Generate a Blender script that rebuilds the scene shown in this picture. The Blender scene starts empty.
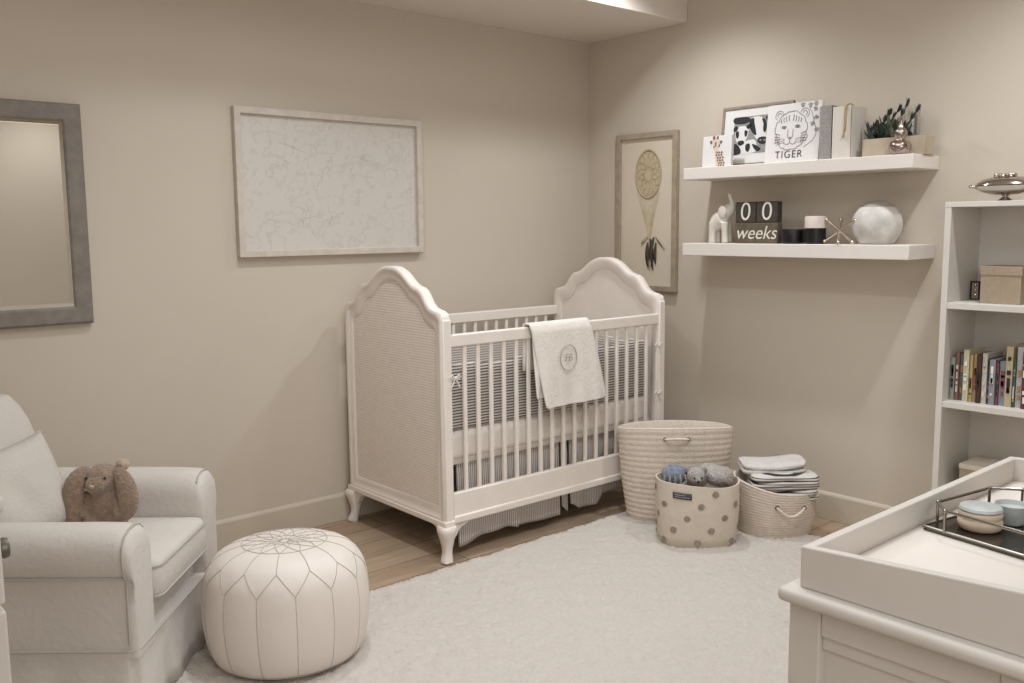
import bpy, bmesh, math, random
from mathutils import Vector, Matrix, noise
PI = math.pi
random.seed(7)
scene = bpy.context.scene
COL = scene.collection

# ------------------------------------------------------------------ materials
def lin(h):
    h = h.lstrip('#')
    out = []
    for i in (0, 2, 4):
        c = int(h[i:i+2], 16) / 255
        out.append(c / 12.92 if c <= .04045 else ((c + .055) / 1.055) ** 2.4)
    return out + [1]

def new_mat(name):
    m = bpy.data.materials.new(name)
    m.use_nodes = True
    nt = m.node_tree
    return m, nt, nt.nodes['Principled BSDF']

def mat(name, col, rough=.6, metal=0, var=.06, vscale=6, bump=0, bscale=60, spec=.4, sheen=0, trans=0, detail=4):
    m, nt, b = new_mat(name)
    N, L = nt.nodes, nt.links
    tc = N.new('ShaderNodeTexCoord')
    nz = N.new('ShaderNodeTexNoise'); nz.inputs['Scale'].default_value = vscale; nz.inputs['Detail'].default_value = detail
    L.new(tc.outputs['Object'], nz.inputs['Vector'])
    rmp = N.new('ShaderNodeValToRGB')
    c = lin(col)
    rmp.color_ramp.elements[0].position = .3; rmp.color_ramp.elements[1].position = .7
    rmp.color_ramp.elements[0].color = [x * (1 - var) for x in c[:3]] + [1]
    rmp.color_ramp.elements[1].color = [min(1, x * (1 + var)) for x in c[:3]] + [1]
    L.new(nz.outputs['Fac'], rmp.inputs['Fac']); L.new(rmp.outputs['Color'], b.inputs['Base Color'])
    b.inputs['Roughness'].default_value = rough; b.inputs['Metallic'].default_value = metal
    b.inputs['Specular IOR Level'].default_value = spec
    if sheen: b.inputs['Sheen Weight'].default_value = sheen
    if trans: b.inputs['Transmission Weight'].default_value = trans
    if bump:
        n2 = N.new('ShaderNodeTexNoise'); n2.inputs['Scale'].default_value = bscale; n2.inputs['Detail'].default_value = 6
        L.new(tc.outputs['Object'], n2.inputs['Vector'])
        bp = N.new('ShaderNodeBump'); bp.inputs['Strength'].default_value = bump; bp.inputs['Distance'].default_value = .01
        L.new(n2.outputs['Fac'], bp.inputs['Height']); L.new(bp.outputs['Normal'], b.inputs['Normal'])
    return m

def stripe_mat(name, c1, c2, axis='Z', period=.014, rough=.85, duty=.5, soft=.15, bump=.3, distort=0):
    m, nt, b = new_mat(name)
    N, L = nt.nodes, nt.links
    tc = N.new('ShaderNodeTexCoord')
    w = N.new('ShaderNodeTexWave'); w.wave_type = 'BANDS'; w.bands_direction = axis
    w.inputs['Scale'].default_value = .31416 / period; w.inputs['Distortion'].default_value = distort
    L.new(tc.outputs['Object'], w.inputs['Vector'])
    r = N.new('ShaderNodeValToRGB')
    r.color_ramp.elements[0].position = max(0, duty - soft); r.color_ramp.elements[1].position = min(1, duty + soft)
    r.color_ramp.elements[0].color = lin(c1); r.color_ramp.elements[1].color = lin(c2)
    L.new(w.outputs['Fac'], r.inputs['Fac']); L.new(r.outputs['Color'], b.inputs['Base Color'])
    b.inputs['Roughness'].default_value = rough; b.inputs['Specular IOR Level'].default_value = .2
    if bump:
        bp = N.new('ShaderNodeBump'); bp.inputs['Strength'].default_value = bump; bp.inputs['Distance'].default_value = .003
        L.new(w.outputs['Fac'], bp.inputs['Height']); L.new(bp.outputs['Normal'], b.inputs['Normal'])
    return m

def cane_mat():
    m, nt, b = new_mat('woven cane')
    N, L = nt.nodes, nt.links
    tc = N.new('ShaderNodeTexCoord')
    ws = []
    for ax, per in (('Z', .0115), ('Y', .0095)):
        w = N.new('ShaderNodeTexWave'); w.wave_type = 'BANDS'; w.bands_direction = ax
        w.inputs['Scale'].default_value = .31416 / per; w.inputs['Distortion'].default_value = .9
        w.inputs['Detail Scale'].default_value = 3
        L.new(tc.outputs['Object'], w.inputs['Vector']); ws.append(w)
    mx = N.new('ShaderNodeMath'); mx.operation = 'MULTIPLY_ADD'; mx.inputs[1].default_value = .4
    L.new(ws[1].outputs['Fac'], mx.inputs[0]); L.new(ws[0].outputs['Fac'], mx.inputs[2])
    nz = N.new('ShaderNodeTexNoise'); nz.inputs['Scale'].default_value = 30
    L.new(tc.outputs['Object'], nz.inputs['Vector'])
    ad = N.new('ShaderNodeMath'); ad.operation = 'MULTIPLY_ADD'; ad.inputs[1].default_value = .7
    L.new(nz.outputs['Fac'], ad.inputs[0]); L.new(mx.outputs[0], ad.inputs[2])
    r = N.new('ShaderNodeValToRGB')
    r.color_ramp.elements[0].position = .35; r.color_ramp.elements[1].position = .95
    r.color_ramp.elements[0].color = lin('#d2c5b6'); r.color_ramp.elements[1].color = lin('#ece1d5')
    L.new(ad.outputs[0], r.inputs['Fac']); L.new(r.outputs['Color'], b.inputs['Base Color'])
    bp = N.new('ShaderNodeBump'); bp.inputs['Strength'].default_value = .28; bp.inputs['Distance'].default_value = .003
    L.new(mx.outputs[0], bp.inputs['Height']); L.new(bp.outputs['Normal'], b.inputs['Normal'])
    b.inputs['Roughness'].default_value = .7
    return m

def floor_mat():
    m, nt, b = new_mat('wood planks')
    N, L = nt.nodes, nt.links
    tc = N.new('ShaderNodeTexCoord')
    br = N.new('ShaderNodeTexBrick'); br.offset = .5
    mp = N.new('ShaderNodeMapping'); mp.inputs['Location'].default_value = (.34, .06, 0)
    L.new(tc.outputs['Object'], mp.inputs['Vector']); L.new(mp.outputs['Vector'], br.inputs['Vector'])
    br.inputs['Scale'].default_value = 1; br.inputs['Brick Width'].default_value = 1.25; br.inputs['Row Height'].default_value = .155
    br.inputs['Mortar Size'].default_value = .0022; br.inputs['Bias'].default_value = 0
    br.inputs['Color1'].default_value = lin('#ad977f'); br.inputs['Color2'].default_value = lin('#bfab95'); br.inputs['Mortar'].default_value = lin('#6b5a4c')
    gm = N.new('ShaderNodeMapping'); gm.inputs['Scale'].default_value = (1.2, 14, 1)
    L.new(tc.outputs['Object'], gm.inputs['Vector'])
    gz = N.new('ShaderNodeTexNoise'); gz.inputs['Scale'].default_value = 3.5; gz.inputs['Detail'].default_value = 8; gz.inputs['Roughness'].default_value = .65
    L.new(gm.outputs['Vector'], gz.inputs['Vector'])
    gr = N.new('ShaderNodeValToRGB'); gr.color_ramp.elements[0].position = .3; gr.color_ramp.elements[1].position = .75
    gr.color_ramp.elements[0].color = (.64, .59, .54, 1); gr.color_ramp.elements[1].color = (1.15, 1.1, 1.05, 1)
    L.new(gz.outputs['Fac'], gr.inputs['Fac'])
    mx = N.new('ShaderNodeMix'); mx.data_type = 'RGBA'; mx.blend_type = 'MULTIPLY'; mx.inputs['Factor'].default_value = .8
    L.new(br.outputs['Color'], mx.inputs['A']); L.new(gr.outputs['Color'], mx.inputs['B'])
    L.new(mx.outputs['Result'], b.inputs['Base Color'])
    b.inputs['Roughness'].default_value = .42
    return m

def map_mat():
    # pale sheet with faint sketch-like lines
    m, nt, b = new_mat('pale line print')
    N, L = nt.nodes, nt.links
    tc = N.new('ShaderNodeTexCoord')
    nz = N.new('ShaderNodeTexNoise'); nz.inputs['Scale'].default_value = 4.5; nz.inputs['Detail'].default_value = 9; nz.inputs['Roughness'].default_value = .62
    L.new(tc.outputs['Object'], nz.inputs['Vector'])
    r = N.new('ShaderNodeValToRGB'); e = r.color_ramp.elements
    base = lin('#d2cbc2'); line = lin('#c6bfb6')
    e[0].position = .0; e[0].color = base
    e[1].position = 1; e[1].color = base
    for p, c in ((.455, base), (.47, line), (.485, base), (.56, base), (.572, line), (.585, base)):
        x = e.new(p); x.color = c
    L.new(nz.outputs['Fac'], r.inputs['Fac']); L.new(r.outputs['Color'], b.inputs['Base Color'])
    b.inputs['Roughness'].default_value = .6; b.inputs['Specular IOR Level'].default_value = .3
    return m

def glass_mat(name, tint=(1, 1, 1, 1), rough=.02):
    m, nt, b = new_mat(name)
    N, L = nt.nodes, nt.links
    nz = N.new('ShaderNodeTexNoise'); nz.inputs['Scale'].default_value = 3
    mr = N.new('ShaderNodeMapRange'); mr.inputs['To Min'].default_value = rough; mr.inputs['To Max'].default_value = rough + .02
    L.new(nz.outputs['Fac'], mr.inputs['Value']); L.new(mr.outputs['Result'], b.inputs['Roughness'])
    b.inputs['Base Color'].default_value = tint; b.inputs['Transmission Weight'].default_value = 1; b.inputs['IOR'].default_value = 1.45
    return m

M = {}
M['wall'] = mat('painted wall', '#cdc1b1', .9, var=.015, vscale=2, bump=.04, bscale=220, spec=.15)
M['ceil'] = mat('ceiling paint', '#e2dacf', .9, var=.01, bump=.02, bscale=200, spec=.15)
M['soffit'] = mat('soffit paint', '#e2d8cc', .9, var=.01, bump=.02, bscale=200, spec=.15)
M['trim'] = mat('baseboard paint', '#cbbfac', .55, var=.02)
M['floor'] = floor_mat()
M['white'] = mat('white painted wood', '#cdc5bc', .5, var=.025, vscale=8, spec=.35)
M['crib'] = mat('antique white paint', '#ebe1d7', .55, var=.03, vscale=10, spec=.3)
M['cribdark'] = mat('white paint in shade', '#cbc1b4', .6, var=.03)
M['cane'] = cane_mat()
M['gold'] = mat('aged gold', '#b09662', .4, metal=.8)
M['shelf'] = mat('white lacquer shelf', '#e6ded5', .4, var=.01)
M['slip'] = mat('white cotton slipcover', '#d0c8bf', .92, var=.03, vscale=5, bump=.25, bscale=45, spec=.15, sheen=.15)
M['slipseam'] = mat('slipcover piping', '#b9b1a7', .9, var=.03, spec=.1)
M['pillow'] = mat('cream linen pillow', '#cbc4ba', .92, var=.04, vscale=9, bump=.3, bscale=90, spec=.1)
M['leather'] = mat('white leather', '#e4dad0', .5, var=.03, vscale=5, bump=.1, bscale=30, spec=.35)
M['stitch'] = mat('grey stitching', '#b9afa5', .8)
M['rug'] = mat('cream shag', '#cdc4ba', .95, var=.035, vscale=70, bump=.5, bscale=160, spec=.05, sheen=.1)
M['bunny'] = mat('taupe plush', '#97816f', .95, var=.18, vscale=60, bump=1.0, bscale=120, spec=.05, sheen=.4)
M['bunnylight'] = mat('pale plush', '#c0ab92', .95, var=.15, vscale=60, bump=1.0, bscale=120, spec=.05, sheen=.4)
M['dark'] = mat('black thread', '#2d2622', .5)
M['mirrorframe'] = mat('grey weathered wood', '#817a70', .6, var=.12, vscale=25, bump=.2, bscale=60)
M['mirror'] = mat('silvered mirror', '#ecece8', .02, metal=1, var=.005)
M['palewood'] = mat('whitewashed wood', '#ccc2b5', .6, var=.08, vscale=20)
M['greywood'] = mat('grey brown wood', '#a59683', .6, var=.12, vscale=22)
M['dkwood'] = mat('brown frame wood', '#8e7d70', .6, var=.12, vscale=22)
M['map'] = map_mat()
M['paper'] = mat('cream paper', '#d6cab6', .85, var=.02)
M['whitepaper'] = mat('white card', '#dad6d2', .8, var=.015)
M['tan'] = mat('straw web', '#b5a486', .85, var=.1, vscale=40)
M['tanpale'] = mat('pale threads', '#c3b496', .85, var=.1, vscale=40)
M['feather'] = mat('dark feather', '#4d463c', .8, var=.3, vscale=60)
M['rope'] = mat('cream cotton rope', '#dccebf', .95, var=.06, vscale=40, bump=.5, bscale=160, spec=.1)
M['rope2'] = mat('beige cotton rope', '#d8cabb', .95, var=.06, vscale=40, bump=.5, bscale=160, spec=.1)
M['canvas'] = mat('natural canvas', '#d6cab9', .95, var=.04, vscale=20, bump=.3, bscale=160, spec=.1)
M['dot'] = mat('taupe print', '#968b7b', .95, var=.2, vscale=60)
M['tag'] = mat('charcoal tag', '#49484e', .6, var=.06)
M['blue'] = mat('blue plush', '#868f9d', .95, var=.25, vscale=45, bump=1, bscale=110, spec=.05)
M['greyplush'] = mat('grey plush', '#b3aca6', .95, var=.15, vscale=45, bump=1, bscale=110, spec=.05)
M['greyplush2'] = mat('warm grey plush', '#9a8f87', .95, var=.15, vscale=45, bump=1, bscale=110, spec=.05)
M['blanket'] = mat('cream baby blanket', '#ebe3da', .95, var=.03, vscale=20, bump=.3, bscale=70, spec=.08)
M['monogram'] = mat('grey embroidery', '#b4aca2', .9)
M['whiteknit'] = mat('white knit blanket', '#d9d3ce', .95, var=.06, vscale=30, bump=.7, bscale=90, spec=.08)
M['stripeblanket'] = stripe_mat('striped blanket', '#3f3d40', '#d8d2cb', 'Z', .0125, duty=.22, soft=.12, distort=.2)
M['sheet'] = mat('white sheet', '#e8dfd6', .9, var=.03, vscale=6, bump=.2, bscale=12, spec=.1)
M['bumper'] = stripe_mat('striped bumper', '#6a645f', '#d6cec6', 'Z', .0125, duty=.5, soft=.2)
M['bumper2'] = stripe_mat('pale striped bumper', '#948d86', '#d6cec6', 'Z', .0125, duty=.5, soft=.3)
M['skirt'] = stripe_mat('pinstripe skirt', '#8e8883', '#d3cac3', 'X', .0105, duty=.32, soft=.25)
M['ribbon'] = mat('white ribbon', '#e3dcd5', .8)
M['black'] = mat('black glass jar', '#17161a', .35, var=.1, spec=.4)
M['wax'] = mat('cream wax', '#ddd0c4', .6)
M['blockwood'] = mat('dark stained wood', '#453d35', .75, var=.2, vscale=40)
M['blockwood2'] = mat('brown stained wood', '#635848', .75, var=.2, vscale=40)
M['paint'] = mat('white lettering', '#e4dcd0', .7)
M['ink'] = mat('grey ink', '#918b88', .8)
M['ink2'] = mat('dark ink', '#2c2a2c', .8)
M['midgrey'] = mat('photo grey', '#8f8c8a', .8, var=.1, vscale=50)
M['giraffe'] = mat('giraffe brown', '#7a5a4c', .8)
M['giraffepale'] = mat('giraffe pale', '#d3bfae', .8)
M['ceramic'] = mat('white glazed ceramic', '#d9d1c6', .3, var=.04, spec=.5)
M['silver'] = mat('polished silver', '#b9b2aa', .16, metal=1, var=.05)
M['chrome'] = mat('brushed nickel', '#9a948c', .25, metal=1, var=.04)
M['knobmetal'] = mat('dark pewter', '#6e675e', .45, metal=.6)
M['faintline'] = mat('faint pencil', '#c0b9b0', .8)
M['brass'] = mat('champagne metal', '#d6c8b6', .22, metal=1, var=.05)
M['moon'] = mat('marbled white', '#cfc9c2', .6, var=.22, vscale=14, bump=.2, bscale=30)
M['moongrey'] = mat('marbled grey', '#a49c94', .6, var=.15, vscale=14)
M['bookgrey'] = mat('grey woven book cloth', '#97928e', .85, var=.15, vscale=120)
M['pages'] = mat('book pages', '#d8cdb9', .9, var=.05, vscale=80)
M['album'] = mat('cream cover', '#d6cfc4', .7, var=.02)
M['planter'] = mat('pale raw wood', '#b7a892', .8, var=.1, vscale=18)
M['leaf'] = mat('dark green leaf', '#38423a', .6, var=.3, vscale=40)
M['leaf2'] = mat('olive leaf', '#5b604c', .6, var=.3, vscale=40)
M['glass'] = glass_mat('clear glass', (.95, .97, .96, 1))
M['mercury'] = mat('mercury glass', '#b7aaa3', .12, metal=1, var=.15, vscale=30)
M['bookcase'] = mat('white laminate', '#d9d2c9', .55, var=.015)
M['boxtan'] = mat('tan linen box', '#a79680', .9, var=.06, vscale=60, bump=.2, bscale=160)
M['pad'] = mat('white changing pad', '#ded5cb', .75, var=.02, vscale=5)
M['tray'] = mat('dark mirror tray', '#5a554e', .08, metal=.9, var=.05)
M['pot'] = mat('pale stoneware', '#cbb9a2', .5, var=.08, vscale=30)
M['potlid'] = mat('pale blue lid', '#b3b7b4', .4, var=.12, vscale=30)
M['switch'] = mat('switch plate', '#e4dfd8', .5)

# ------------------------------------------------------------------ mesh builder
class MB:
    def __init__(s): s.bm = bmesh.new()
    def face(s, vs, mi=0):
        try:
            f = s.bm.faces.new(vs); f.material_index = mi; return f
        except ValueError: return None
    def box(s, c, d, rot=None, mi=0):
        c = Vector(c); vs = []
        for x in (-.5, .5):
            for y in (-.5, .5):
                for z in (-.5, .5):
                    p = Vector((x * d[0], y * d[1], z * d[2]))
                    if rot is not None: p = rot @ p
                    vs.append(s.bm.verts.new(c + p))
        for q in ((0, 1, 3, 2), (4, 6, 7, 5), (0, 4, 5, 1), (2, 3, 7, 6), (0, 2, 6, 4), (1, 5, 7, 3)):
            s.face([vs[i] for i in q], mi)
        return s
    def b2(s, x0, x1, y0, y1, z0, z1, mi=0):
        return s.box(((x0 + x1) / 2, (y0 + y1) / 2, (z0 + z1) / 2), (abs(x1 - x0), abs(y1 - y0), abs(z1 - z0)), mi=mi)
    def loft(s, rings, closed=False, cap=True, mi=0):
        R = [[s.bm.verts.new(p) for p in r] for r in rings]
        n = len(R[0]); m = len(R)
        for i in range(m if closed else m - 1):
            a, b = R[i], R[(i + 1) % m]
            for j in range(n): s.face([a[j], a[(j + 1) % n], b[(j + 1) % n], b[j]], mi)
        if cap and not closed:
            s.face(R[0][::-1], mi); s.face(R[-1], mi)
        return s
    def tube(s, pts, r, n=8, closed=False, mi=0):
        pts = [Vector(p) for p in pts]; rings = []
        m = len(pts)
        up = None
        for i, p in enumerate(pts):
            if closed: t = pts[(i + 1) % m] - pts[i - 1]
            else: t = pts[min(i + 1, m - 1)] - pts[max(i - 1, 0)]
            if t.length < 1e-9: t = Vector((0, 0, 1))
            t.normalize()
            if up is None:
                up = Vector((0, 0, 1)) if abs(t.z) < .9 else Vector((1, 0, 0))
            a = up - t * up.dot(t)
            if a.length < 1e-6: a = t.orthogonal()
            a.normalize(); up = a; b = t.cross(a)
            rr = r[i] if isinstance(r, (list, tuple)) else r
            rings.append([p + (a * math.cos(2 * PI * k / n) + b * math.sin(2 * PI * k / n)) * rr for k in range(n)])
        return s.loft(rings, closed, True, mi)
    def lathe(s, prof, n=32, c=(0, 0, 0), sx=1, sy=1, rz=0, mi=0, cap=True, axis='Z'):
        c = Vector(c); rings = []
        for r, z in prof:
            ring = []
            for k in range(n):
                a = 2 * PI * k / n
                x, y = r * math.cos(a) * sx, r * math.sin(a) * sy
                p = Vector((x * math.cos(rz) - y * math.sin(rz), x * math.sin(rz) + y * math.cos(rz), z))
                if axis == 'Y': p = Vector((p.x, p.z, p.y))
                if axis == 'X': p = Vector((p.z, p.y, p.x))
                ring.append(c + p)
            rings.append(ring)
        return s.loft(rings, False, cap, mi)
    def ball(s, c, r, n=16, m=10, rot=None, mi=0):
        c = Vector(c)
        if not isinstance(r, (list, tuple)): r = (r, r, r)
        rings = []
        for i in range(m + 1):
            a = PI * (i + .02) / (m + .04) - PI / 2
            ring = []
            for k in range(n):
                b = 2 * PI * k / n
                p = Vector((math.cos(a) * math.cos(b) * r[0], math.cos(a) * math.sin(b) * r[1], math.sin(a) * r[2]))
                if rot is not None: p = rot @ p
                ring.append(c + p)
            rings.append(ring)
        return s.loft(rings, False, True, mi)
    def grid(s, fn, nu, nv, mi=0):
        V = [[s.bm.verts.new(fn(i / nu, j / nv)) for j in range(nv + 1)] for i in range(nu + 1)]
        for i in range(nu):
            for j in range(nv): s.face([V[i][j], V[i + 1][j], V[i + 1][j + 1], V[i][j + 1]], mi)
        return s
    def prism(s, pts, off, mi=0):
        off = Vector(off)
        return s.loft([[Vector(p) for p in pts], [Vector(p) + off for p in pts]], mi=mi)
    def poly(s, pts, mi=0):
        s.face([s.bm.verts.new(p) for p in pts], mi); return s
    def build(s, name, m, parent=None, loc=None, smooth=True, bevel=0, seg=2, sub=0, solid=0, ang=.7, rot=None):
        bmesh.ops.recalc_face_normals(s.bm, faces=s.bm.faces)
        me = bpy.data.meshes.new(name); s.bm.to_mesh(me); s.bm.free()
        ms = m if isinstance(m, (list, tuple)) else [m]
        for x in ms: me.materials.append(M[x] if isinstance(x, str) else x)
        o = bpy.data.objects.new(name, me); COL.objects.link(o)
        if parent: o.parent = parent
        if loc: o.location = loc
        if rot: o.rotation_euler = rot
        if smooth:
            me.polygons.foreach_set('use_smooth', [True] * len(me.polygons))
            me.set_sharp_from_angle(angle=ang)
        if solid:
            md = o.modifiers.new('solid', 'SOLIDIFY'); md.thickness = solid; md.offset = 0
        if bevel:
            md = o.modifiers.new('bevel', 'BEVEL'); md.width = bevel; md.segments = seg; md.limit_method = 'ANGLE'; md.angle_limit = .6
            md.harden_normals = False
        if sub:
            md = o.modifiers.new('sub', 'SUBSURF'); md.levels = sub; md.render_levels = sub
        return o

def thing(name, label, cat, loc=(0, 0, 0), rz=0, group=None, rot=None):
    o = bpy.data.objects.new(name, None); COL.objects.link(o)
    o.location = loc; o.rotation_euler = rot if rot else (0, 0, rz)
    o.empty_display_size = .05
    o['label'] = label; o['category'] = cat
    if group: o['group'] = group
    return o
def tag(o, label, cat, group=None):
    o['label'] = label; o['category'] = cat
    if group: o['group'] = group
    return o
def struct(o):
    o['kind'] = 'structure'; return o

def text_part(name, s, size, m, parent, loc, rot, ext=.0006, shear=0, space=1.0, offset=0):
    cu = bpy.data.curves.new(name, 'FONT'); cu.body = s; cu.size = size; cu.extrude = ext
    cu.align_x = 'CENTER'; cu.align_y = 'CENTER'; cu.shear = shear; cu.space_character = space; cu.offset = offset
    t = bpy.data.objects.new(name, cu); COL.objects.link(t)
    bpy.context.view_layer.update()
    dg = bpy.context.evaluated_depsgraph_get()
    me = bpy.data.meshes.new_from_object(t.evaluated_get(dg))
    bpy.data.objects.remove(t); bpy.data.curves.remove(cu)
    me.materials.clear(); me.materials.append(M[m])
    o = bpy.data.objects.new(name, me); COL.objects.link(o)
    o.parent = parent; o.location = loc; o.rotation_euler = rot
    return o
FACE_NX = (PI / 2, 0, -PI / 2)     # text on a face looking towards -x
FACE_NY = (PI / 2, 0, 0)           # text on a face looking towards -y

# ------------------------------------------------------------------ room
RX0, RY0, H = -4.15, -4.7, 2.72
SOF_Z, SOF_Y = 2.4237, -.70
MB().b2(RX0, 0, RY0, 0, -.1, 0).build('floor', 'floor', smooth=False)['kind'] = 'structure'
struct(MB().b2(RX0 - .1, .1, 0, .1, -.1, H + .1).build('wall_back', 'wall', smooth=False))
struct(MB().b2(0, .1, RY0, 0, -.1, H + .1).build('wall_right', 'wall', smooth=False))
struct(MB().b2(RX0 - .1, RX0, RY0, 0, -.1, H + .1).build('wall_left', 'wall', smooth=False))
struct(MB().b2(RX0 - .1, .1, RY0 - .1, RY0, -.1, H + .1).build('wall_front', 'wall', smooth=False))
struct(MB().b2(RX0, 0, RY0, SOF_Y, H, H + .1).build('ceiling', 'ceil', smooth=False))
struct(MB().b2(RX0, 0, SOF_Y, 0, SOF_Z, H + .1).build('ceiling_soffit', 'soffit', smooth=False, bevel=.004))
def board(name, pts_off, m='trim'):
    b = MB()
    for pts, off in pts_off: b.prism(pts, off)
    return struct(b.build(name, m, smooth=False, bevel=.003))
BH = .133
prof = [(0, 0), (.016, 0), (.016, BH - .014), (.012, BH - .006), (.004, BH), (0, BH)]
board('baseboard_back', [([(RX0, -d, z) for d, z in prof], (-RX0, 0, 0))])
board('baseboard_right', [([(-d, RY0, z) for d, z in prof], (0, -RY0 - .016, 0))])

# ------------------------------------------------------------------ rug
def make_rug():
    x0, x1, y0, y1 = -3.62, -.30, -3.3, -.872
    st = .0105
    nx, ny = int((x1 - x0) / st), int((y1 - y0) / st)
    b = MB()
    rnd = random.Random(3)
    V = []
    for i in range(nx + 1):
        row = []
        for j in range(ny + 1):
            ed = min(i, nx - i, j, ny - j)
            x = x0 + i * st + rnd.uniform(-.4, .4) * st; y = y0 + j * st + rnd.uniform(-.4, .4) * st
            if ed < 3:
                k = (3 - ed) / 3
                nn = (noise.noise(Vector((x * 30, y * 30, 4))) * .018 + rnd.uniform(-.008, .008)) * k
                if i < 3 or i > nx - 3: x += nn
                if j < 3 or j > ny - 3: y += nn
            h = .022 + .005 * noise.noise(Vector((x * 16, y * 16, 0))) + rnd.uniform(-.0042, .0042)
            h *= (.12 if ed == 0 else .7 if ed == 1 else 1)
            row.append(b.bm.verts.new((x, y, max(.001, h))))
        V.append(row)
    for i in range(nx):
        for j in range(ny): b.face([V[i][j], V[i + 1][j], V[i + 1][j + 1], V[i][j + 1]])
    return tag(b.build('shag_rug', 'rug', ang=3.2), 'large cream shag rug spread over the wood floor in the middle of the room', 'rug')
make_rug()
RUGZ = .014

# ------------------------------------------------------------------ crib
CX, CY = -1.005, -.446
HL, HD = .690, .388
crib = thing('baby_crib', 'antique white wooden crib with arched cane end panels, in the corner against the wall', 'crib', (CX, CY, 0))
HALF = [(0, 1.228), (.03, 1.227), (.06, 1.221), (.095, 1.207), (.127, 1.187), (.155, 1.166), (.18, 1.152), (.20, 1.146), (.222, 1.142), (.243, 1.13), (.262, 1.108), (.28, 1.083), (.30, 1.066), (.325, 1.058), (.352, 1.053), (.372, 1.043), (.38, 1.025)]
def outline(iu=0, iz=0, zb=.163, uw=.38):
    k = (uw - iu) / uw
    half = [(u * k, z - iz) for u, z in HALF]
    right = half + [(uw - iu, (half[-1][1] + zb) / 2), (uw - iu, zb)]
    return right + [(-u, z) for u, z in right[:0:-1]]
def end_panel(sx):
    g = lambda pts, x: [(x, u, z) for u, z in pts]
    out = outline(0, 0, .163)
    mid = outline(.02, .018, .185)
    mid2 = outline(.042, .046, .215)
    inn = outline(.055, .062, .232)
    xo = HL * sx; d = -sx
    b = MB()
    # outer face rings: rim, moulding, inner lip, then back face
    rings = [g(out, xo + d * .006), g(outline(.006, .006, .169), xo), g(mid, xo), g(outline(.026, .024, .191), xo + d * .006), g(mid2, xo + d * .004), g(inn, xo + d * .012),
             g(inn, xo + d * .038), g(mid2, xo + d * .046), g(mid, xo + d * .050), g(outline(.006, .006, .169), xo + d * .050), g(out, xo + d * .044)]
    b.loft(rings, closed=True)
    f = b.build('end_frame', 'crib', crib, ang=.9)
    b = MB(); b.loft([g(outline(.05, .056, .225), xo + d * .014), g(outline(.05, .056, .225), xo + d * .020)])
    b.build('cane_panel', 'cane', crib, smooth=False)
    b = MB(); b.loft([g(outline(.05, .056, .225), xo + d * .021), g(outline(.05, .056, .225), xo + d * .034)])
    b.build('inner_panel', 'crib', crib, smooth=False)
    # corner posts
    for sy in (-1, 1):
        b = MB()
        y1 = sy * HD; y0 = sy * (HD - .042)
        b.b2(xo + d * .004, xo + d * .048, y0, y1 - sy * .001, .163, 1.02)
        b.build('post', 'crib', crib, bevel=.006)
    # plinth moulding
    b = MB(); b.b2(xo - d * .004, xo + d * .05, -HD - .004, HD + .004, .155, .182)
    b.build('moulding', 'crib', crib, bevel=.006, seg=3)
    # cabriole legs
    for sy in (-1, 1):
        b = MB(); rings = []
        for z, h, o in ((0, .018, .012), (.008, .0235, .014), (.022, .022, .012), (.04, .0195, .006), (.065, .021, .003), (.09, .026, .003), (.115, .031, .006), (.135, .036, .009), (.15, .038, .007), (.158, .036, .003)):
            cx = xo + d * .024 - d * o; cy = sy * (HD - .024) + sy * o
            ring = []
            for k in range(16):
                a = 2 * PI * k / 16
                ca, sa = math.cos(a), math.sin(a)
                q = (abs(ca) ** 4 + abs(sa) ** 4) ** .25
                ring.append((cx + h * ca / q * .95, cy + h * sa / q * .95, z))
            rings.append(ring)
        b.loft(rings)
        # curved brackets towards the rails
        for dx, dy in ((d, 0), (0, -sy)):
            p = []
            for u, z in ((.02, .158), (.105, .158), (.088, .148), (.066, .142), (.05, .128), (.042, .112), (.03, .10), (.02, .10)):
                p.append((xo + d * .024 + dx * u + (0 if dx else -.012), sy * (HD - .024) + dy * u + (0 if dy else -.012), z))
            b.prism(p, (0, .024, 0) if dx else (.024, 0, 0))
        b.build('leg', 'crib', crib, ang=.9)
end_panel(-1); end_panel(1)
# gilt worn patch on the left arch is a small carved scroll
RL = HL - .046
for sy in (-1, 1):
    y = sy * (HD - .006); yi = sy * (HD - .034)
    MB().b2(-RL, RL, yi, y, .905, .957).build('top_rail', 'crib', crib, bevel=.006)
    MB().b2(-RL, RL, yi, y, .178, .293).build('bottom_rail', 'crib', crib, bevel=.005)
    MB().b2(-RL, RL, yi, y + sy * .008, .163, .196).build('rail_moulding', 'crib', crib, bevel=.007, seg=3)
    sm = None
    for k in range(17):
        x = -1.570 + .0706 * k - CX
        if sm is None:
            b = MB(); b.b2(-.009, .009, -.007, .007, .29, .91)
            o = b.build('slat', 'crib', crib, bevel=.003, loc=(x, (y + yi) / 2, 0)); sm = o
        else:
            o = sm.copy(); COL.objects.link(o); o.location = (x, (y + yi) / 2, 0); o.parent = crib
# bolt on the front right post
# mattress
mt = thing('crib_mattress', 'crib mattress in a white fitted sheet inside the crib', 'mattress', (CX, CY, .40))
b = MB(); b.b2(-.632, .632, -.335, .335, .012, .14); b.build('fitted_sheet', 'sheet', mt, bevel=.03, seg=4)
b = MB(); b.b2(-.633, .633, -.337, .337, 0, .022); b.build('support_board', 'cribdark', mt, bevel=.002)
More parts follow.
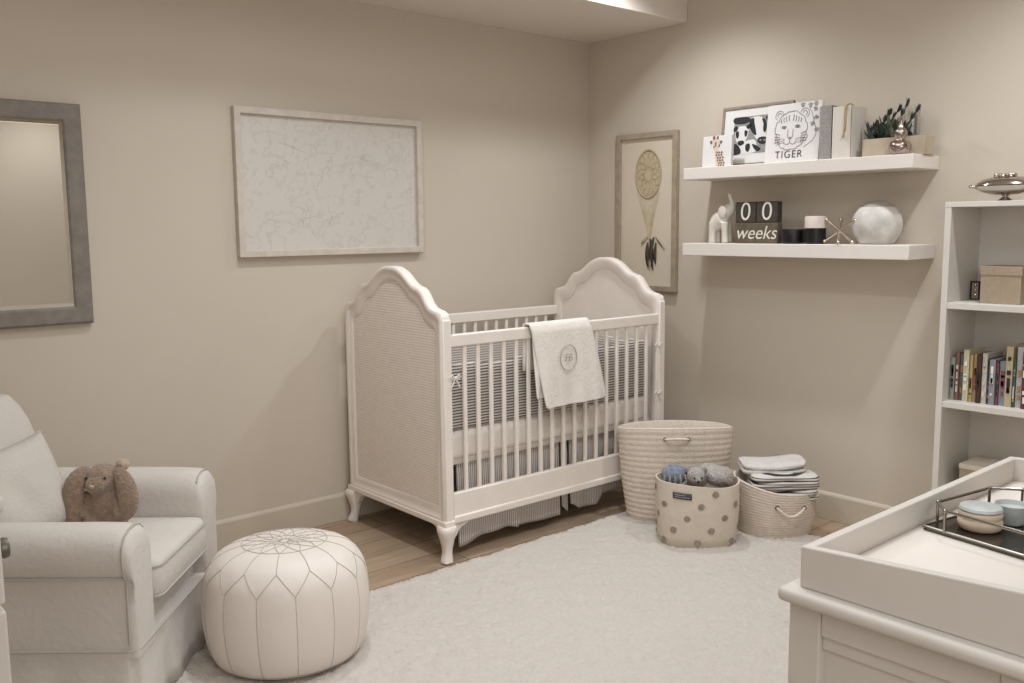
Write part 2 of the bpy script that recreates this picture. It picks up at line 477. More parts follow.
# bumper
bp = thing('crib_bumper', 'fine striped grey and white bumper lining the inside of the crib', 'crib bumper', (CX, CY, .54))
def bumper_wall(p0, p1, nrm, m='bumper2'):
    p0, p1, nrm = Vector(p0), Vector(p1), Vector(nrm)
    b = MB()
    def ring(t):
        c = p0.lerp(p1, t); w = .006 * math.sin(t * 21)
        q = []
        for k in range(12):
            a = 2 * PI * k / 12
            e = abs(math.cos(a)) ** .4 * (1 if math.cos(a) > 0 else -1); f = abs(math.sin(a)) ** .35 * (1 if math.sin(a) > 0 else -1)
            q.append(c + nrm * (.013 * e) + Vector((0, 0, .142 + .137 * f + (w if f > 0 else 0))))
        return q
    b.loft([ring(i / 40) for i in range(41)])
    b.build('bumper_panel', m, bp, ang=1.2)
bumper_wall((-.617, -.317, 0), (.617, -.317, 0), (0, 1, 0), 'bumper')
bumper_wall((-.617, .317, 0), (.617, .317, 0), (0, 1, 0))
bumper_wall((-.60, -.300, 0), (-.60, .300, 0), (1, 0, 0))
bumper_wall((.60, -.300, 0), (.60, .300, 0), (1, 0, 0))
def tie(x, z):
    b = MB(); y = -.392
    for s in (-1, 1):
        b.tube([(x, y, z), (x + s * .018, y - .006, z + .014), (x + s * .030, y - .004, z + .004), (x + s * .014, y - .003, z - .002), (x, y, z)], .003, 6)
        b.tube([(x, y, z), (x + s * .012, y - .004, z - .022), (x + s * .022, y - .002, z - .040)], .003, 6)
    b.ball((x, y - .002, z), .007, 8, 6)
    b.build('tie', 'ribbon', bp)
tie(.628, .02); tie(.628, .26); tie(-.632, .24)
# crib skirt
sk = thing('crib_skirt', 'grey pinstriped fabric skirt hanging below the crib mattress', 'crib skirt', (CX, CY, 0))
def skirt_panel(x0, x1, hem, y=-.318, amp=.004, ph=0):
    b = MB()
    def fn(u, v):
        x = x0 + (x1 - x0) * u
        zb = hem(u)
        z = .41 + (zb - .41) * v
        return (x, y - amp * v * math.sin(u * (x1 - x0) * 40 + ph) - .012 * v, z)
    b.grid(fn, 48, 16)
    return b.build('skirt_panel', 'skirt', sk, solid=.003, ang=3)
def lerp_hem(pts):
    def f(u):
        for (a, za), (c, zc) in zip(pts, pts[1:]):
            if u <= c: 
                t = (u - a) / (c - a); t = t * t * (3 - 2 * t)
                return za + (zc - za) * t
        return pts[-1][1]
    return f
skirt_panel(-.580, -.245, lerp_hem([(0, .035), (.45, .062), (.8, .066), (1, .052)]))
skirt_panel(-.262, .022, lerp_hem([(0, .058), (.5, .05), (1, .046)]), y=-.312, ph=1)
skirt_panel(.040, .085, lerp_hem([(0, .08), (1, .05)]), y=-.300, ph=2)
skirt_panel(.090, .300, lerp_hem([(0, .085), (.3, .055), (.8, .05), (1, .085)]), y=-.310, ph=.5)
skirt_panel(.300, .60, lerp_hem([(0, .09), (1, .10)]), y=-.296, ph=1.5)
b = MB(); b.b2(-.62, .62, .26, .30, .30, .398); b.build('dark_strip', 'dark', sk)  # plain dark strip below the mattress, behind the skirt

# blanket over the front rail
bl = thing('baby_blanket', 'cream monogrammed baby blanket draped over the front rail of the crib', 'blanket', (-1.09, -.826, .96))
def drape(xl_t, xr_t, xl_b, xr_b, zb, yoff, back, ph, sag=.012):
    # path: inside bottom -> over rail -> outside bottom
    yi, yo = .021 + .0015 + yoff * .3, -.018 - yoff
    top = .006 + yoff * .6
    pts = [(yi, -back), (yi, -back * .5), (yi, -.01), (yi * .75, top * .8), (0, top), (yo * .75, top * .8), (yo - .001, -.012)]
    n = 26
    for k in range(1, n + 1):
        pts.append((yo - .004 - .010 * (k / n) ** 1.2, -.012 + (zb + .012) * k / n))
    def fn(u, v):
        f = v * (len(pts) - 1); i = min(int(f), len(pts) - 2); t = f - i
        y = pts[i][0] + (pts[i + 1][0] - pts[i][0]) * t; z = pts[i][1] + (pts[i + 1][1] - pts[i][1]) * t
        k = max(0, min(1, -z / -zb)) if v > .18 else 0
        xl = xl_t + (xl_b - xl_t) * k; xr = xr_t + (xr_b - xr_t) * k
        x = xl + (xr - xl) * u
        if k > 0:
            y += -.006 * k * (1 + math.sin(u * 9 + ph + k * 1.5)) + .003 * math.sin(u * 23 + k * 4) * k
            z += sag * k * (u - .5) * 2 * .25
            e = max(0, abs(u - .5) * 2 - .9) / .1
            z += .012 * e * e * k
        return (x, y, z)
    b = MB(); b.grid(fn, 40, 66)
    return b
o = drape(-.135, .19, -.128, .06, -.318, 0, .16, .6).build('under_layer', 'blanket', bl, solid=.004, ang=3)
o = drape(-.148, .212, -.082, .312, -.366, .010, .20, 0).build('top_layer', 'blanket', bl, solid=.007, ang=3)
b = MB()
mx, mz = .058, -.152
ring = []
for k in range(40):
    a = 2 * PI * k / 40
    ring.append((mx + .050 * math.cos(a), -.052, mz + .058 * math.sin(a)))
b.tube(ring, .0028, 6, closed=True)
ringo = b.build('monogram_ring', 'monogram', bl)
text_part('monogram_letters', 'FB', .046, 'monogram', bl, (mx, -.0535, mz), FACE_NY, ext=.001, shear=.1)

CR = -.016
for o_ in (crib, mt, bp, sk, bl):
    d_ = Vector((o_.location.x - CX, o_.location.y - CY, 0)); d_.rotate(Matrix.Rotation(CR, 3, 'Z'))
    o_.location.x = CX + d_.x; o_.location.y = CY + d_.y; o_.rotation_euler = (0, 0, CR)

# ------------------------------------------------------------------ pictures and mirror on the back wall
def frame_part(b, x0, x1, z0, z1, w, d, axis='y', base=0.0, step=0):
    """picture frame ring: lies against a wall; depth d out of the wall"""
    def P(u, v, dd):
        return (u, -dd, v) if axis == 'y' else (-dd, u, v)
    def loop(i, dd): return [P(x0 + i, z0 + i, dd), P(x1 - i, z0 + i, dd), P(x1 - i, z1 - i, dd), P(x0 + i, z1 - i, dd)]
    b.loft([loop(0, base), loop(0, d), loop(w, d), loop(w, base)], closed=True)
    return b
# big framed sheet
W0, W1, Z0, Z1 = -2.1775, -1.2085, 1.2693, 1.9086
pic = thing('framed_map', 'wide framed pale map print hanging on the wall above the crib', 'framed picture', ((W0 + W1) / 2, 0, Z0))
hw = (W1 - W0) / 2; hh = Z1 - Z0
frame_part(MB(), -hw, hw, 0, hh, .030, .034, base=.002).build('frame', 'palewood', pic, smooth=False, bevel=.003)
MB().b2(-hw + .028, hw - .028, -.016, -.003, .028, hh - .028).build('print', 'map', pic, smooth=False)
def scribbles():
    b = MB(); rnd = random.Random(5)
    for k in range(26):
        x = rnd.uniform(-hw * .8, hw * .8); z = rnd.uniform(.1, hh - .1); p = []
        a = rnd.uniform(0, 6.28)
        for i in range(14):
            p.append((x, -.0166, z)); a += rnd.uniform(-.9, .9)
            x += .012 * math.cos(a); z += .008 * math.sin(a)
            x = max(-hw + .05, min(hw - .05, x)); z = max(.05, min(hh - .05, z))
        b.tube(p, .0005, 4)
    return b.build('line_drawing', 'faintline', pic)
scribbles()
# mirror
MX0, MX1, MZ0, MZ1 = -3.78, -2.7868, 1.0361, 1.8644
mr = thing('wall_mirror', 'large rectangular mirror in a wide grey wood frame at the left edge', 'mirror', ((MX0 + MX1) / 2, 0, MZ0))
hw2 = (MX1 - MX0) / 2; hh2 = MZ1 - MZ0
def mloop(i, dd): return [(-hw2 + i, -dd, i), (hw2 - i, -dd, i), (hw2 - i, -dd, hh2 - i), (-hw2 + i, -dd, hh2 - i)]
b = MB(); b.loft([mloop(0, .002), mloop(0, .026), mloop(.008, .032), mloop(.060, .030), mloop(.068, .024), mloop(.068, .002)], closed=True)
b.build('frame', 'mirrorframe', mr, smooth=False, bevel=.002)
b = MB(); b.loft([mloop(.066, .0230), mloop(.080, .0236), mloop(.0805, .0237)], cap=False)
b.poly(mloop(.0805, .0237)); b.build('mirror_glass', 'mirror', mr, smooth=False)

# ------------------------------------------------------------------ dream catcher picture on the right wall
AY0, AY1, AZ0, AZ1 = -.2386, -.6639, 1.035, 1.8884
dc = thing('framed_dreamcatcher', 'tall narrow framed dreamcatcher with feathers on the right wall above the crib', 'framed picture', (0, (AY0 + AY1) / 2, AZ0))
ah = (AY0 - AY1) / 2; az = AZ1 - AZ0
frame_part(MB(), -ah, ah, 0, az, .030, .030, axis='x', base=.002).build('frame', 'greywood', dc, smooth=False, bevel=.003)
MB().b2(-.014, -.003, -ah + .027, ah - .027, .027, az - .027).build('backing_paper', 'paper', dc, smooth=False)
def dreamcatcher():
    xo = -.016; cy, cz, ry, rz = -.012, .632, .088, .128
    def pt(a, k=1): return (xo, cy + ry * k * math.cos(a), cz + rz * k * math.sin(a))
    b = MB(); b.tube([pt(2 * PI * k / 48) for k in range(48)], .0048, 6, closed=True)
    b.build('hoop', 'tan', dc)
    b = MB(); n = 14
    for k in range(n):
        for a, c in ((1, .78), (.78, .55), (.55, .3)):
            o1 = {1: 0, .78: .5, .55: 1}[a]
            for s in (-.5, .5):
                b.tube([pt(2 * PI * (k + o1) / n, a), pt(2 * PI * (k + o1 + s) / n, c)], .0016, 4)
    for k in range(n): b.tube([pt(2 * PI * (k + .5) / n, .3), pt(2 * PI * (k + 1.5) / n, .3)], .0016, 4)
    # woven fill
    b.poly([(xo + .0012, p[1], p[2]) for p in (pt(2 * PI * k / 32, .96) for k in range(32))], 1)
    b.build('web', ['tan', 'tanpale'], dc)
    b = MB()
    for k in range(13):
        y0 = cy + (k - 6) / 6 * .080
        p = []
        for i in range(9):
            t = i / 8
            w = (1 - t) ** 1.3
            p.append((xo, cy - .012 * t + (y0 - cy) * w, cz - .12 - t * .27 + .03 * abs(k - 6) / 6 * (1 - t)))
        b.tube(p, .0017, 4)
    b.build('threads', 'tanpale', dc)
    for (y, z, l, a, w, m) in ((-.030, .285, .14, .30, .012, 'feather'), (-.012, .262, .14, .05, .013, 'feather'), (-.055, .290, .13, -.22, .012, 'feather'), (-.040, .255, .15, .10, .011, 'feather'),
                               (-.066, .300, .105, .75, .009, 'tan'), (-.045, .240, .13, -.12, .010, 'tanpale'), (-.070, .262, .12, .02, .010, 'feather'), (-.020, .300, .07, -.8, .009, 'tan')):
        b = MB(); n = 9; L, R = [], []
        for i in range(n + 1):
            t = i / n; ww = w * math.sin(PI * min(1, .08 + t * .92)) ** .7
            cyy = y - math.sin(a) * l * t + .006 * math.sin(3 * t); czz = z - math.cos(a) * l * t
            L.append((xo - .001 - .004 * t, cyy - ww, czz)); R.append((xo - .001 - .004 * t, cyy + ww, czz + .004))
        b.poly(L + R[::-1]); b.build('feather', m, dc, solid=.001)
dreamcatcher()

# ------------------------------------------------------------------ floating shelves
SY0, SY1, SD = -.874, -2.022, .238
def shelf(z0, z1, label):
    o = MB().b2(-SD, -.001, SY1 - (SY0 + SY1) / 2, SY0 - (SY0 + SY1) / 2, 0, z1 - z0).build('floating_shelf', 'shelf', bevel=.003, loc=(0, (SY0 + SY1) / 2, z0))
    return tag(o, label, 'shelf', 'floating shelves on the right wall')
shelf(1.6114, 1.6686, 'upper white floating shelf carrying pictures, books and a planter')
shelf(1.2423, 1.3031, 'lower white floating shelf carrying blocks, candles and ornaments')
T1, T2 = 1.6686, 1.3031
def ly(y, c): return y - c

# framed cow photo leaning at the back
def lean(name, label, cat, x, y, z, ang):
    return thing(name, label, cat, (x, y, z), rot=(0, ang, 0))
LA = .10
cow = lean('framed_photo', 'black and white cow photograph in a brown wood frame leaning on the upper shelf', 'framed picture', -.085, -1.18, T1 + .001, LA + .0)
cw, chh = .195, .29
frame_part(MB(), -cw, cw, 0, chh, .014, .018, axis='x').build('frame', 'dkwood', cow, smooth=False, bevel=.002)
MB().b2(-.012, -.002, -cw + .012, cw - .012, .012, chh - .012).build('mat_board', 'whitepaper', cow, smooth=False)
def cow_photo():
    x = -.0125
    def P(l, zlift=0): return [(x - zlift, .125 - u * .25, .06 + v * .178) for u, v in l]
    MB().poly(P([(0, 0), (1, 0), (1, 1), (0, 1)])).build('photograph', 'midgrey', cow, smooth=False)
    b = MB()
    def sm(l, n=4):
        L_ = len(l); out = []
        for k in range(L_):
            p0, p1, p2, p3 = l[k - 1], l[k], l[(k + 1) % L_], l[(k + 2) % L_]
            for q in range(n):
                t = q / n
                out.append(tuple(.5 * (2 * b1 + (c1 - a1) * t + (2 * a1 - 5 * b1 + 4 * c1 - d1) * t * t + (3 * b1 - a1 - 3 * c1 + d1) * t ** 3) for a1, b1, c1, d1 in zip(p0, p1, p2, p3)))
        return out
    def put(ls, lift, mi):
        for l in ls: b.poly(P(sm(l), lift), mi)
    put([[(.0, .98), (.3, .98), (.36, .86), (.2, .80), (.0, .84)], [(.74, .98), (1, .98), (1, .70), (.86, .66), (.76, .8)]], .0004, 1)
    # heads: far cow at the left, near cow at the right
    put([[(.04, .66), (.12, .74), (.26, .74), (.34, .64), (.32, .46), (.26, .30), (.18, .24), (.10, .30), (.05, .46)],
         [(.36, .88), (.46, .97), (.60, .95), (.68, .82), (.72, .6), (.74, .42), (.68, .30), (.60, .30), (.50, .42), (.40, .62)],
         [(.08, .26), (.3, .34), (.48, .36), (.54, .2), (.5, .02), (.14, .02)]], .0008, 0)
    put([[(.0, .72), (.06, .76), (.10, .70), (.06, .62), (.0, .62)], [(.28, .74), (.38, .80), (.40, .72), (.32, .66)],
         [(.05, .60), (.11, .62), (.13, .50), (.10, .42), (.06, .48)], [(.25, .62), (.32, .60), (.30, .46), (.26, .48)], [(.11, .34), (.22, .36), (.26, .28), (.18, .22), (.12, .26)],
         [(.36, .90), (.44, .93), (.46, .80), (.50, .62), (.52, .48), (.46, .50), (.38, .64), (.35, .78)], [(.62, .90), (.70, .86), (.74, .66), (.70, .52), (.66, .62), (.66, .76)],
         [(.58, .40), (.68, .42), (.76, .38), (.76, .27), (.68, .22), (.60, .25), (.55, .32)], [(.70, .94), (.80, .98), (.84, .9), (.74, .84)],
         [(.02, .24), (.08, .28), (.16, .18), (.2, .06), (.16, .0), (.0, .0)], [(.30, .24), (.38, .26), (.40, .14), (.36, .04), (.30, .10)],
         [(.44, .24), (.54, .20), (.64, .10), (.58, .04), (.50, .10)], [(.86, .60), (.98, .62), (.98, .5), (.9, .46)]], .0012, 1)
    put([[(.60, .345), (.64, .35), (.64, .31), (.61, .31)], [(.69, .35), (.73, .34), (.72, .30), (.69, .31)]], .0016, 2)
    b.build('cow_heads', ['whitepaper', 'ink2', 'midgrey'], cow, smooth=False)
cow_photo()
# giraffe block canvas
gi = thing('giraffe_picture', 'small square giraffe picture at the left end of the upper shelf', 'picture', (-.185, -1.03, T1), rot=(0, .06, 0))
MB().b2(0, .018, -.084, .084, 0, .15).build('canvas', 'whitepaper', gi, smooth=False, bevel=.001)
def giraffe():
    x = -.0008
    def P(l, dz=0): return [(x - dz, -(u - .5) * .165, v * .15) for u, v in l]
    b = MB()
    b.poly(P([(.36, .62), (.46, .66), (.56, .6), (.58, .42), (.68, .2), (.78, 0), (.5, 0), (.46, .3), (.43, .45)]), 0)
    b.poly(P([(.30, .86), (.40, .92), (.52, .92), (.60, .84), (.55, .68), (.48, .58), (.42, .58), (.36, .7)], .0003), 0)
    for l in ([(.33, .98), (.42, 1.0), (.42, .88), (.35, .88)], [(.48, .98), (.55, .98), (.53, .88), (.48, .88)], [(.24, .84), (.32, .86), (.32, .76), (.26, .74)], [(.60, .82), (.68, .84), (.66, .74), (.6, .74)],
              [(.42, .80), (.48, .80), (.47, .66), (.43, .64)], [(.38, .68), (.42, .68), (.41, .62), (.37, .6)], [(.56, .72), (.6, .72), (.6, .64), (.55, .62)]):
        b.poly(P(l, .0006), 1)
    rnd = random.Random(2)
    for i in range(6):
        for j in range(3):
            v = .04 + i * .085; c = .47 + (.5 - v) * .26 + j * .085 + (i % 2) * .03
            b.poly(P([(c + .036 * math.cos(k * 1.047 + rnd.random() * .5), v + .036 * math.sin(k * 1.047)) for k in range(6)], .0008), 1)
    b.build('giraffe_drawing', ['giraffepale', 'giraffe'], gi, smooth=False)
giraffe()
# tiger canvas
ti = thing('tiger_picture', 'white canvas with a line drawing of a tiger face and the word TIGER', 'picture', (-.175, -1.428, T1), rot=(0, .10, 0))
MB().b2(0, .02, -.137, .137, 0, .266).build('canvas', 'whitepaper', ti, smooth=False, bevel=.001)
def tiger():
    x = -.0010
    S = .268
    def q(u, v): return (x, -(u - .5) * S, v * S)
    b = MB(); r = .0013
    def line(l, rr=r): b.tube([q(*p) for p in l], rr, 4)
    def arc(cx, cy, rx, ry, a0, a1, n=14, rr=r, wob=.006):
        rnd = random.Random(int(cx * 100 + cy * 1000))
        line([(cx + rx * math.cos(a0 + (a1 - a0) * i / n) + rnd.uniform(-wob, wob), cy + ry * math.sin(a0 + (a1 - a0) * i / n) + rnd.uniform(-wob, wob)) for i in range(n + 1)], rr)
    arc(.47, .56, .30, .30, -.9, PI + .9, 34, .0015, .014)       # head
    arc(.47, .54, .33, .32, PI + .3, 2 * PI - .3, 26, .0013, .016)  # ruff
    arc(.23, .80, .075, .085, .2, PI + .9, 12); arc(.71, .81, .08, .085, -1.0, PI - .2, 12)
    arc(.23, .80, .04, .045, .2, PI + .9, 8); arc(.71, .81, .04, .045, -1.0, PI - .2, 8)
    for s in (-1, 1):
        c = .46
        arc(c + s * .13, .60, .045, .022, 0, 2 * PI, 12, .0016, .003); arc(c + s * .13, .6, .014, .016, 0, 2 * PI, 8, .003, .001)
        for i in range(4):
            line([(c + s * (.05 + i * .045), .80 - i * .02), (c + s * (.045 + i * .05), .74 - i * .012), (c + s * (.03 + i * .05), .70 - i * .01)], .0018)
        for i in range(4):
            line([(c + s * .30, .50 - i * .05), (c + s * .24, .49 - i * .045), (c + s * .20, .47 - i * .04)], .0018)
        line([(c + s * .05, .56), (c + s * .045, .48), (c + s * .055, .43)], .0014)
        arc(c + s * .06, .35, .06, .04, PI, 2 * PI, 8, .0014, .002)
        for i in range(3): line([(c + s * .1, .40 - i * .025), (c + s * .26, .41 - i * .05)], .0008)
    b.poly([q(.41, .43), q(.51, .43), q(.48, .39), q(.46, .375), q(.44, .39)])
    line([(.46, .38), (.46, .345)])
    rnd = random.Random(9)
    for cx, cy in ((.80, .93), (.90, .86), (.92, .72), (.86, .62), (.66, .95), (.95, .52), (.9, .95)):   # leaves and flowers
        for k in range(5):
            a = k * 1.257 + rnd.random()
            arc(cx + .025 * math.cos(a), cy + .025 * math.sin(a), .018, .013, 0, 2 * PI, 6, .0009, .003)
    line([(.78, .90), (.84, .8), (.88, .68), (.92, .58), (.94, .45), (.88, .34), (.72, .24)], .001)
    b.build('tiger_drawing', 'ink', ti)
    text_part('lettering', 'TIGER', .047, 'ink2', ti, (x - .0002, .012, .036), FACE_NX, ext=.0004, space=1.15, offset=-.0004)
tiger()
def book(name, label, cat, x0, x1, ya, yb, z0, h, cover, group=None, rx=0, extra=None, accent=None):
    """upright book, spine towards -x; ya > yb"""
    y = (ya + yb) / 2; w = abs(ya - yb) / 2
    t = thing(name, label, cat, (x0, y, z0), group=group, rot=(rx, 0, 0))
    d = x1 - x0; c = min(.004, w * .3)
    b = MB()
    b.b2(0, d, w - c, w, 0, h); b.b2(0, d, -w, -w + c, 0, h)
    # rounded spine
    n = 6; prof = [(c * .2 - .35 * w * math.sin(PI * i / n) * .5, w - 2 * w * i / n) for i in range(n + 1)]
    pts = [(p[0], p[1], 0) for p in prof] + [(c, -w, 0), (c, w, 0)]
    b.prism(pts, (0, 0, h))
    if extra: extra(b)
    b.build('cover', [cover, accent] if accent else cover, t, smooth=False)
    MB().b2(c, d - .004, -w + c, w - c, .003, h - .004).build('pages', 'pages', t, smooth=False)
    return t
book('hardback_book', 'grey cloth hardback between the tiger canvas and the cream album', 'book', -.185, -.04, -1.575, -1.632, T1, .232, 'bookgrey')
al = book('photo_album', 'thick cream album with a gold cord on its spine, on the upper shelf', 'album', -.185, -.05, -1.637, -1.722, T1, .222, 'album')
b = MB(); b.tube([(-.008, -.022, .225), (-.012, -.020, .20), (-.012, -.019, .12), (-.012, -.016, .10)], .0022, 6)
b.tube([(-.008, -.030, .225), (-.012, -.028, .20), (-.012, -.025, .12), (-.012, -.016, .10)], .0022, 6)
b.tube([(-.004, -.026, .226), (.02, -.026, .232), (.05, -.026, .228)], .0022, 6)
b.tube([(-.012, -.016, .104), (-.013, -.016, .09)], [.004, .006], 8)
b.build('gold_cord', 'gold', al)

# planter with greenery
pl = thing('wooden_planter', 'pale wood planter box of dark green leaves at the right end of the upper shelf', 'planter', (-.112, -1.895, T1))
b = MB(); hl, hw_, hz = .133, .045, .077
for sx in (-1, 1): b.b2(sx * hw_, sx * (hw_ - .008), -hl, hl, 0, hz)
for sy in (-1, 1): b.b2(-hw_ + .008, hw_ - .008, sy * hl, sy * (hl - .008), 0, hz)
b.b2(-hw_ + .008, hw_ - .008, -hl + .008, hl - .008, 0, .055)
b.build('box', 'planter', pl, smooth=False, bevel=.0012)
def foliage():
    rnd = random.Random(11); b = MB()
    def leafblade(p, d, l, w, mi):
        p, d = Vector(p), Vector(d).normalized()
        s = d.cross(Vector((rnd.uniform(-.3, .3), rnd.uniform(-.3, .3), 1))); s.normalize()
        nn = s.cross(d)
        pts = []
        for t, k in ((0, .2), (.25, .85), (.5, 1), (.8, .6), (1, .05)):
            c = p + d * l * t + nn * (.25 * l * t * t)
            pts.append((c - s * w * k, c + nn * w * .15, c + s * w * k))
        V = [[b.bm.verts.new(q) for q in r] for r in pts]
        for i in range(4):
            for j in range(2): b.face([V[i][j], V[i + 1][j], V[i + 1][j + 1], V[i][j + 1]], mi)
    for k in range(170):
        y = rnd.gauss(.045, .04); y = max(-.06, min(.115, y))
        p = (rnd.uniform(-.03, .03), y, .06 + rnd.uniform(0, .05))
        a = rnd.uniform(0, 2 * PI)
        leafblade(p, (math.cos(a) * .7, math.sin(a) * .8, rnd.uniform(.35, 1.5)), rnd.uniform(.035, .075), rnd.uniform(.005, .010), 0 if rnd.random() < .78 else 1)
    b.build('foliage', ['leaf', 'leaf2'], pl, ang=3)
    b = MB()
    stems = [((0, .02, .06), (-.01, 0, .13), (-.015, -.035, .195)), ((0, -.0, .06), (0, -.03, .12), (-.01, -.075, .17)), ((0, .06, .06), (-.01, .07, .12), (-.01, .045, .165)), ((0, .05, .06), (0, .05, .13), (-.01, .005, .178))]
    for s in stems:
        b.tube(s, .0022, 5, mi=0)
        d = Vector(s[2]) - Vector(s[1])
        for o in (-.6, 0, .6):
            leafblade(s[2], (d.x + o * .02, d.y + o * .03, d.z * .9), .04, .010, 0)
            leafblade(Vector(s[1]) + d * .5, (o * .02 + d.x, d.y + o * .04, d.z), .035, .009, 0)
    b.build('stem', ['leaf', 'leaf2'], pl, ang=3)
foliage()
gv = thing('glass_vase', 'clear straight glass vase behind the planter on the upper shelf', 'vase', (-.034, -1.915, T1))
b = MB(); b.lathe([(.0, .002), (.030, .002), (.031, .006), (.031, .205), (.033, .212), (.030, .212), (.0285, .205), (.0285, .010), (0, .008)], 24, cap=False)
b.build('vase_body', 'glass', gv)
bt = thing('silver_bottle', 'small bulbous silver mercury glass bud vase before the planter', 'vase', (-.197, -1.948, T1))
b = MB(); b.lathe([(0, 0), (.026, 0), (.036, .008), (.044, .026), (.044, .040), (.036, .052), (.02, .060), (.017, .064), (.022, .070), (.026, .082), (.025, .094), (.018, .104), (.010, .110), (.0085, .125), (.0095, .150), (.012, .153), (.009, .152), (.007, .125), (.0, .115)], 28, cap=False)
b.build('bottle_body', 'mercury', bt, ang=1.5)

# lower shelf: elephant figurine
el = thing('elephant_figurine', 'white ceramic elephant figurine with raised trunk at the left end of the lower shelf', 'figurine', (-.15, -1.045, T2))
def blob(name, m, parent, balls, chains=(), vox=.006, sm=4, loc=None, rot=None):
    b = MB()
    for c, r in balls: b.ball(c, r, 18, 12)
    for pts, rad in chains: b.tube(pts, rad, 10)
    o = b.build(name, m, parent, ang=3.2, loc=loc, rot=rot)
    md = o.modifiers.new('remesh', 'REMESH'); md.mode = 'VOXEL'; md.voxel_size = vox; md.use_smooth_shade = True
    md = o.modifiers.new('smooth', 'SMOOTH'); md.iterations = sm; md.factor = .5
    return o
blob('elephant_body', 'ceramic', el,
     [((0, .008, .112), (.034, .048, .044)), ((0, .03, .10), (.034, .034, .042)), ((0, -.035, .155), (.028, .030, .034))],
     [([(-.016, .040, .10), (-.018, .042, .05), (-.018, .042, .0)], [.022, .018, .019]), ([(.016, .040, .10), (.018, .036, .05), (.018, .036, .0)], [.022, .018, .019]),
      ([(-.016, -.026, .10), (-.018, -.032, .05), (-.018, -.034, .0)], [.021, .016, .018]), ([(.016, -.022, .10), (.018, -.026, .05), (.018, -.028, .0)], [.021, .016, .018]),
      ([(0, -.05, .145), (0, -.062, .165), (0, -.058, .195), (0, -.045, .220), (0, -.04, .238)], [.016, .014, .011, .009, .008])], vox=.005, sm=3)
for s in (-1, 1):
    b = MB(); b.ball((s * .030, -.022, .150), (.006, .024, .030), 14, 10); b.build('ear', 'ceramic', el)
# milestone blocks
def cube_block(name, label, y, z, w, h, m, txt, size, shear=0, ofs=0):
    t = thing(name, label, 'block', (-.185, y, z), group='milestone blocks on the lower shelf')
    MB().b2(0, .042, -w / 2, w / 2, 0, h).build('block', m, t, bevel=.004)
    text_part('painted_digit' if len(txt) == 1 else 'painted_word', txt, size, 'paint', t, (-.0006, 0, h * .5), FACE_NX, ext=.0006, shear=shear, offset=ofs)
    return t
cube_block('milestone_block', 'wide brown wooden block with the painted word weeks', -1.262, T2, .232, .096, 'blockwood2', 'weeks', .088, .25, -.0003)
cube_block('milestone_block', 'dark wooden cube with a white 0, above the start of weeks', -1.203, T2 + .0965, .112, .098, 'blockwood', '0', .122, .05, -.001)
cube_block('milestone_block', 'dark wooden cube with a white 0, nearer the candles', -1.319, T2 + .0965, .112, .098, 'blockwood', '0', .122, .05, -.001)
# candles
c1 = thing('black_candle', 'low black candle jar beside the milestone blocks', 'candle', (-.17, -1.450, T2))
b = MB(); b.lathe([(0, 0), (.044, 0), (.049, .004), (.050, .012), (.050, .062), (.048, .066), (.045, .064), (.045, .052), (0, .052)], 32, cap=False); b.build('jar', 'black', c1, ang=.8)
b = MB(); b.tube([(0, 0, .052), (.001, 0, .062)], .0012, 5); b.build('wick', 'paper', c1)
c2 = thing('two_tone_candle', 'taller jar candle, black below and cream above, beside the metal jack', 'candle', (-.17, -1.562, T2))
b = MB(); b.lathe([(0, 0), (.042, 0), (.046, .004), (.0465, .012), (.0465, .070), (0, .070)], 32, cap=False); b.build('jar', 'black', c2, ang=.8)
b = MB(); b.lathe([(0, .0705), (.0465, .0705), (.0465, .118), (.044, .123), (.0, .123)], 32, cap=False); b.build('lid', 'wax', c2, ang=.8)
# metal jack
jk = thing('metal_jack', 'large champagne metal jack ornament before the round marbled ornament', 'ornament', (-.188, -1.688, T2))
axes = [Vector((.15, .62, .42)), Vector((-.1, -.72, .42)), Vector((.55, .25, .55))]
for a in axes:
    a.normalize(); b = MB(); c = Vector((0, 0, .058)); l = min(.088, (.058 - .010) / abs(a.z))
    b.tube([c - a * l, c + a * l], .0055, 10)
    for s in (-1, 1): b.ball(c + a * l * s, .0095, 12, 8)
    b.build('rod', 'brass', jk)
# marbled round ornament
mo = thing('round_ornament', 'round marbled white ornament with flattened base on the lower shelf', 'ornament', (-.118, -1.822, T2))
b = MB()
pr = [(0, 0), (.062, 0), (.072, .004)]
for i in range(1, 20):
    a = -.82 + (PI / 2 + .82) * i / 19
    pr.append((.103 * math.cos(a) + .0002, .084 + .102 * math.sin(a)))
b.lathe(pr, 40, cap=False); b.build('globe', 'moon', mo, ang=1.2)
b = MB(); pr = []
for i in range(8):
    a = .82 + (PI / 2 - .82) * i / 7
    pr.append((.1042 * math.cos(a) + .0002, .084 + .1032 * math.sin(a)))
b.lathe(pr, 40, cap=False, sx=1); b.build('grey_cap', 'moongrey', mo, ang=1.2)

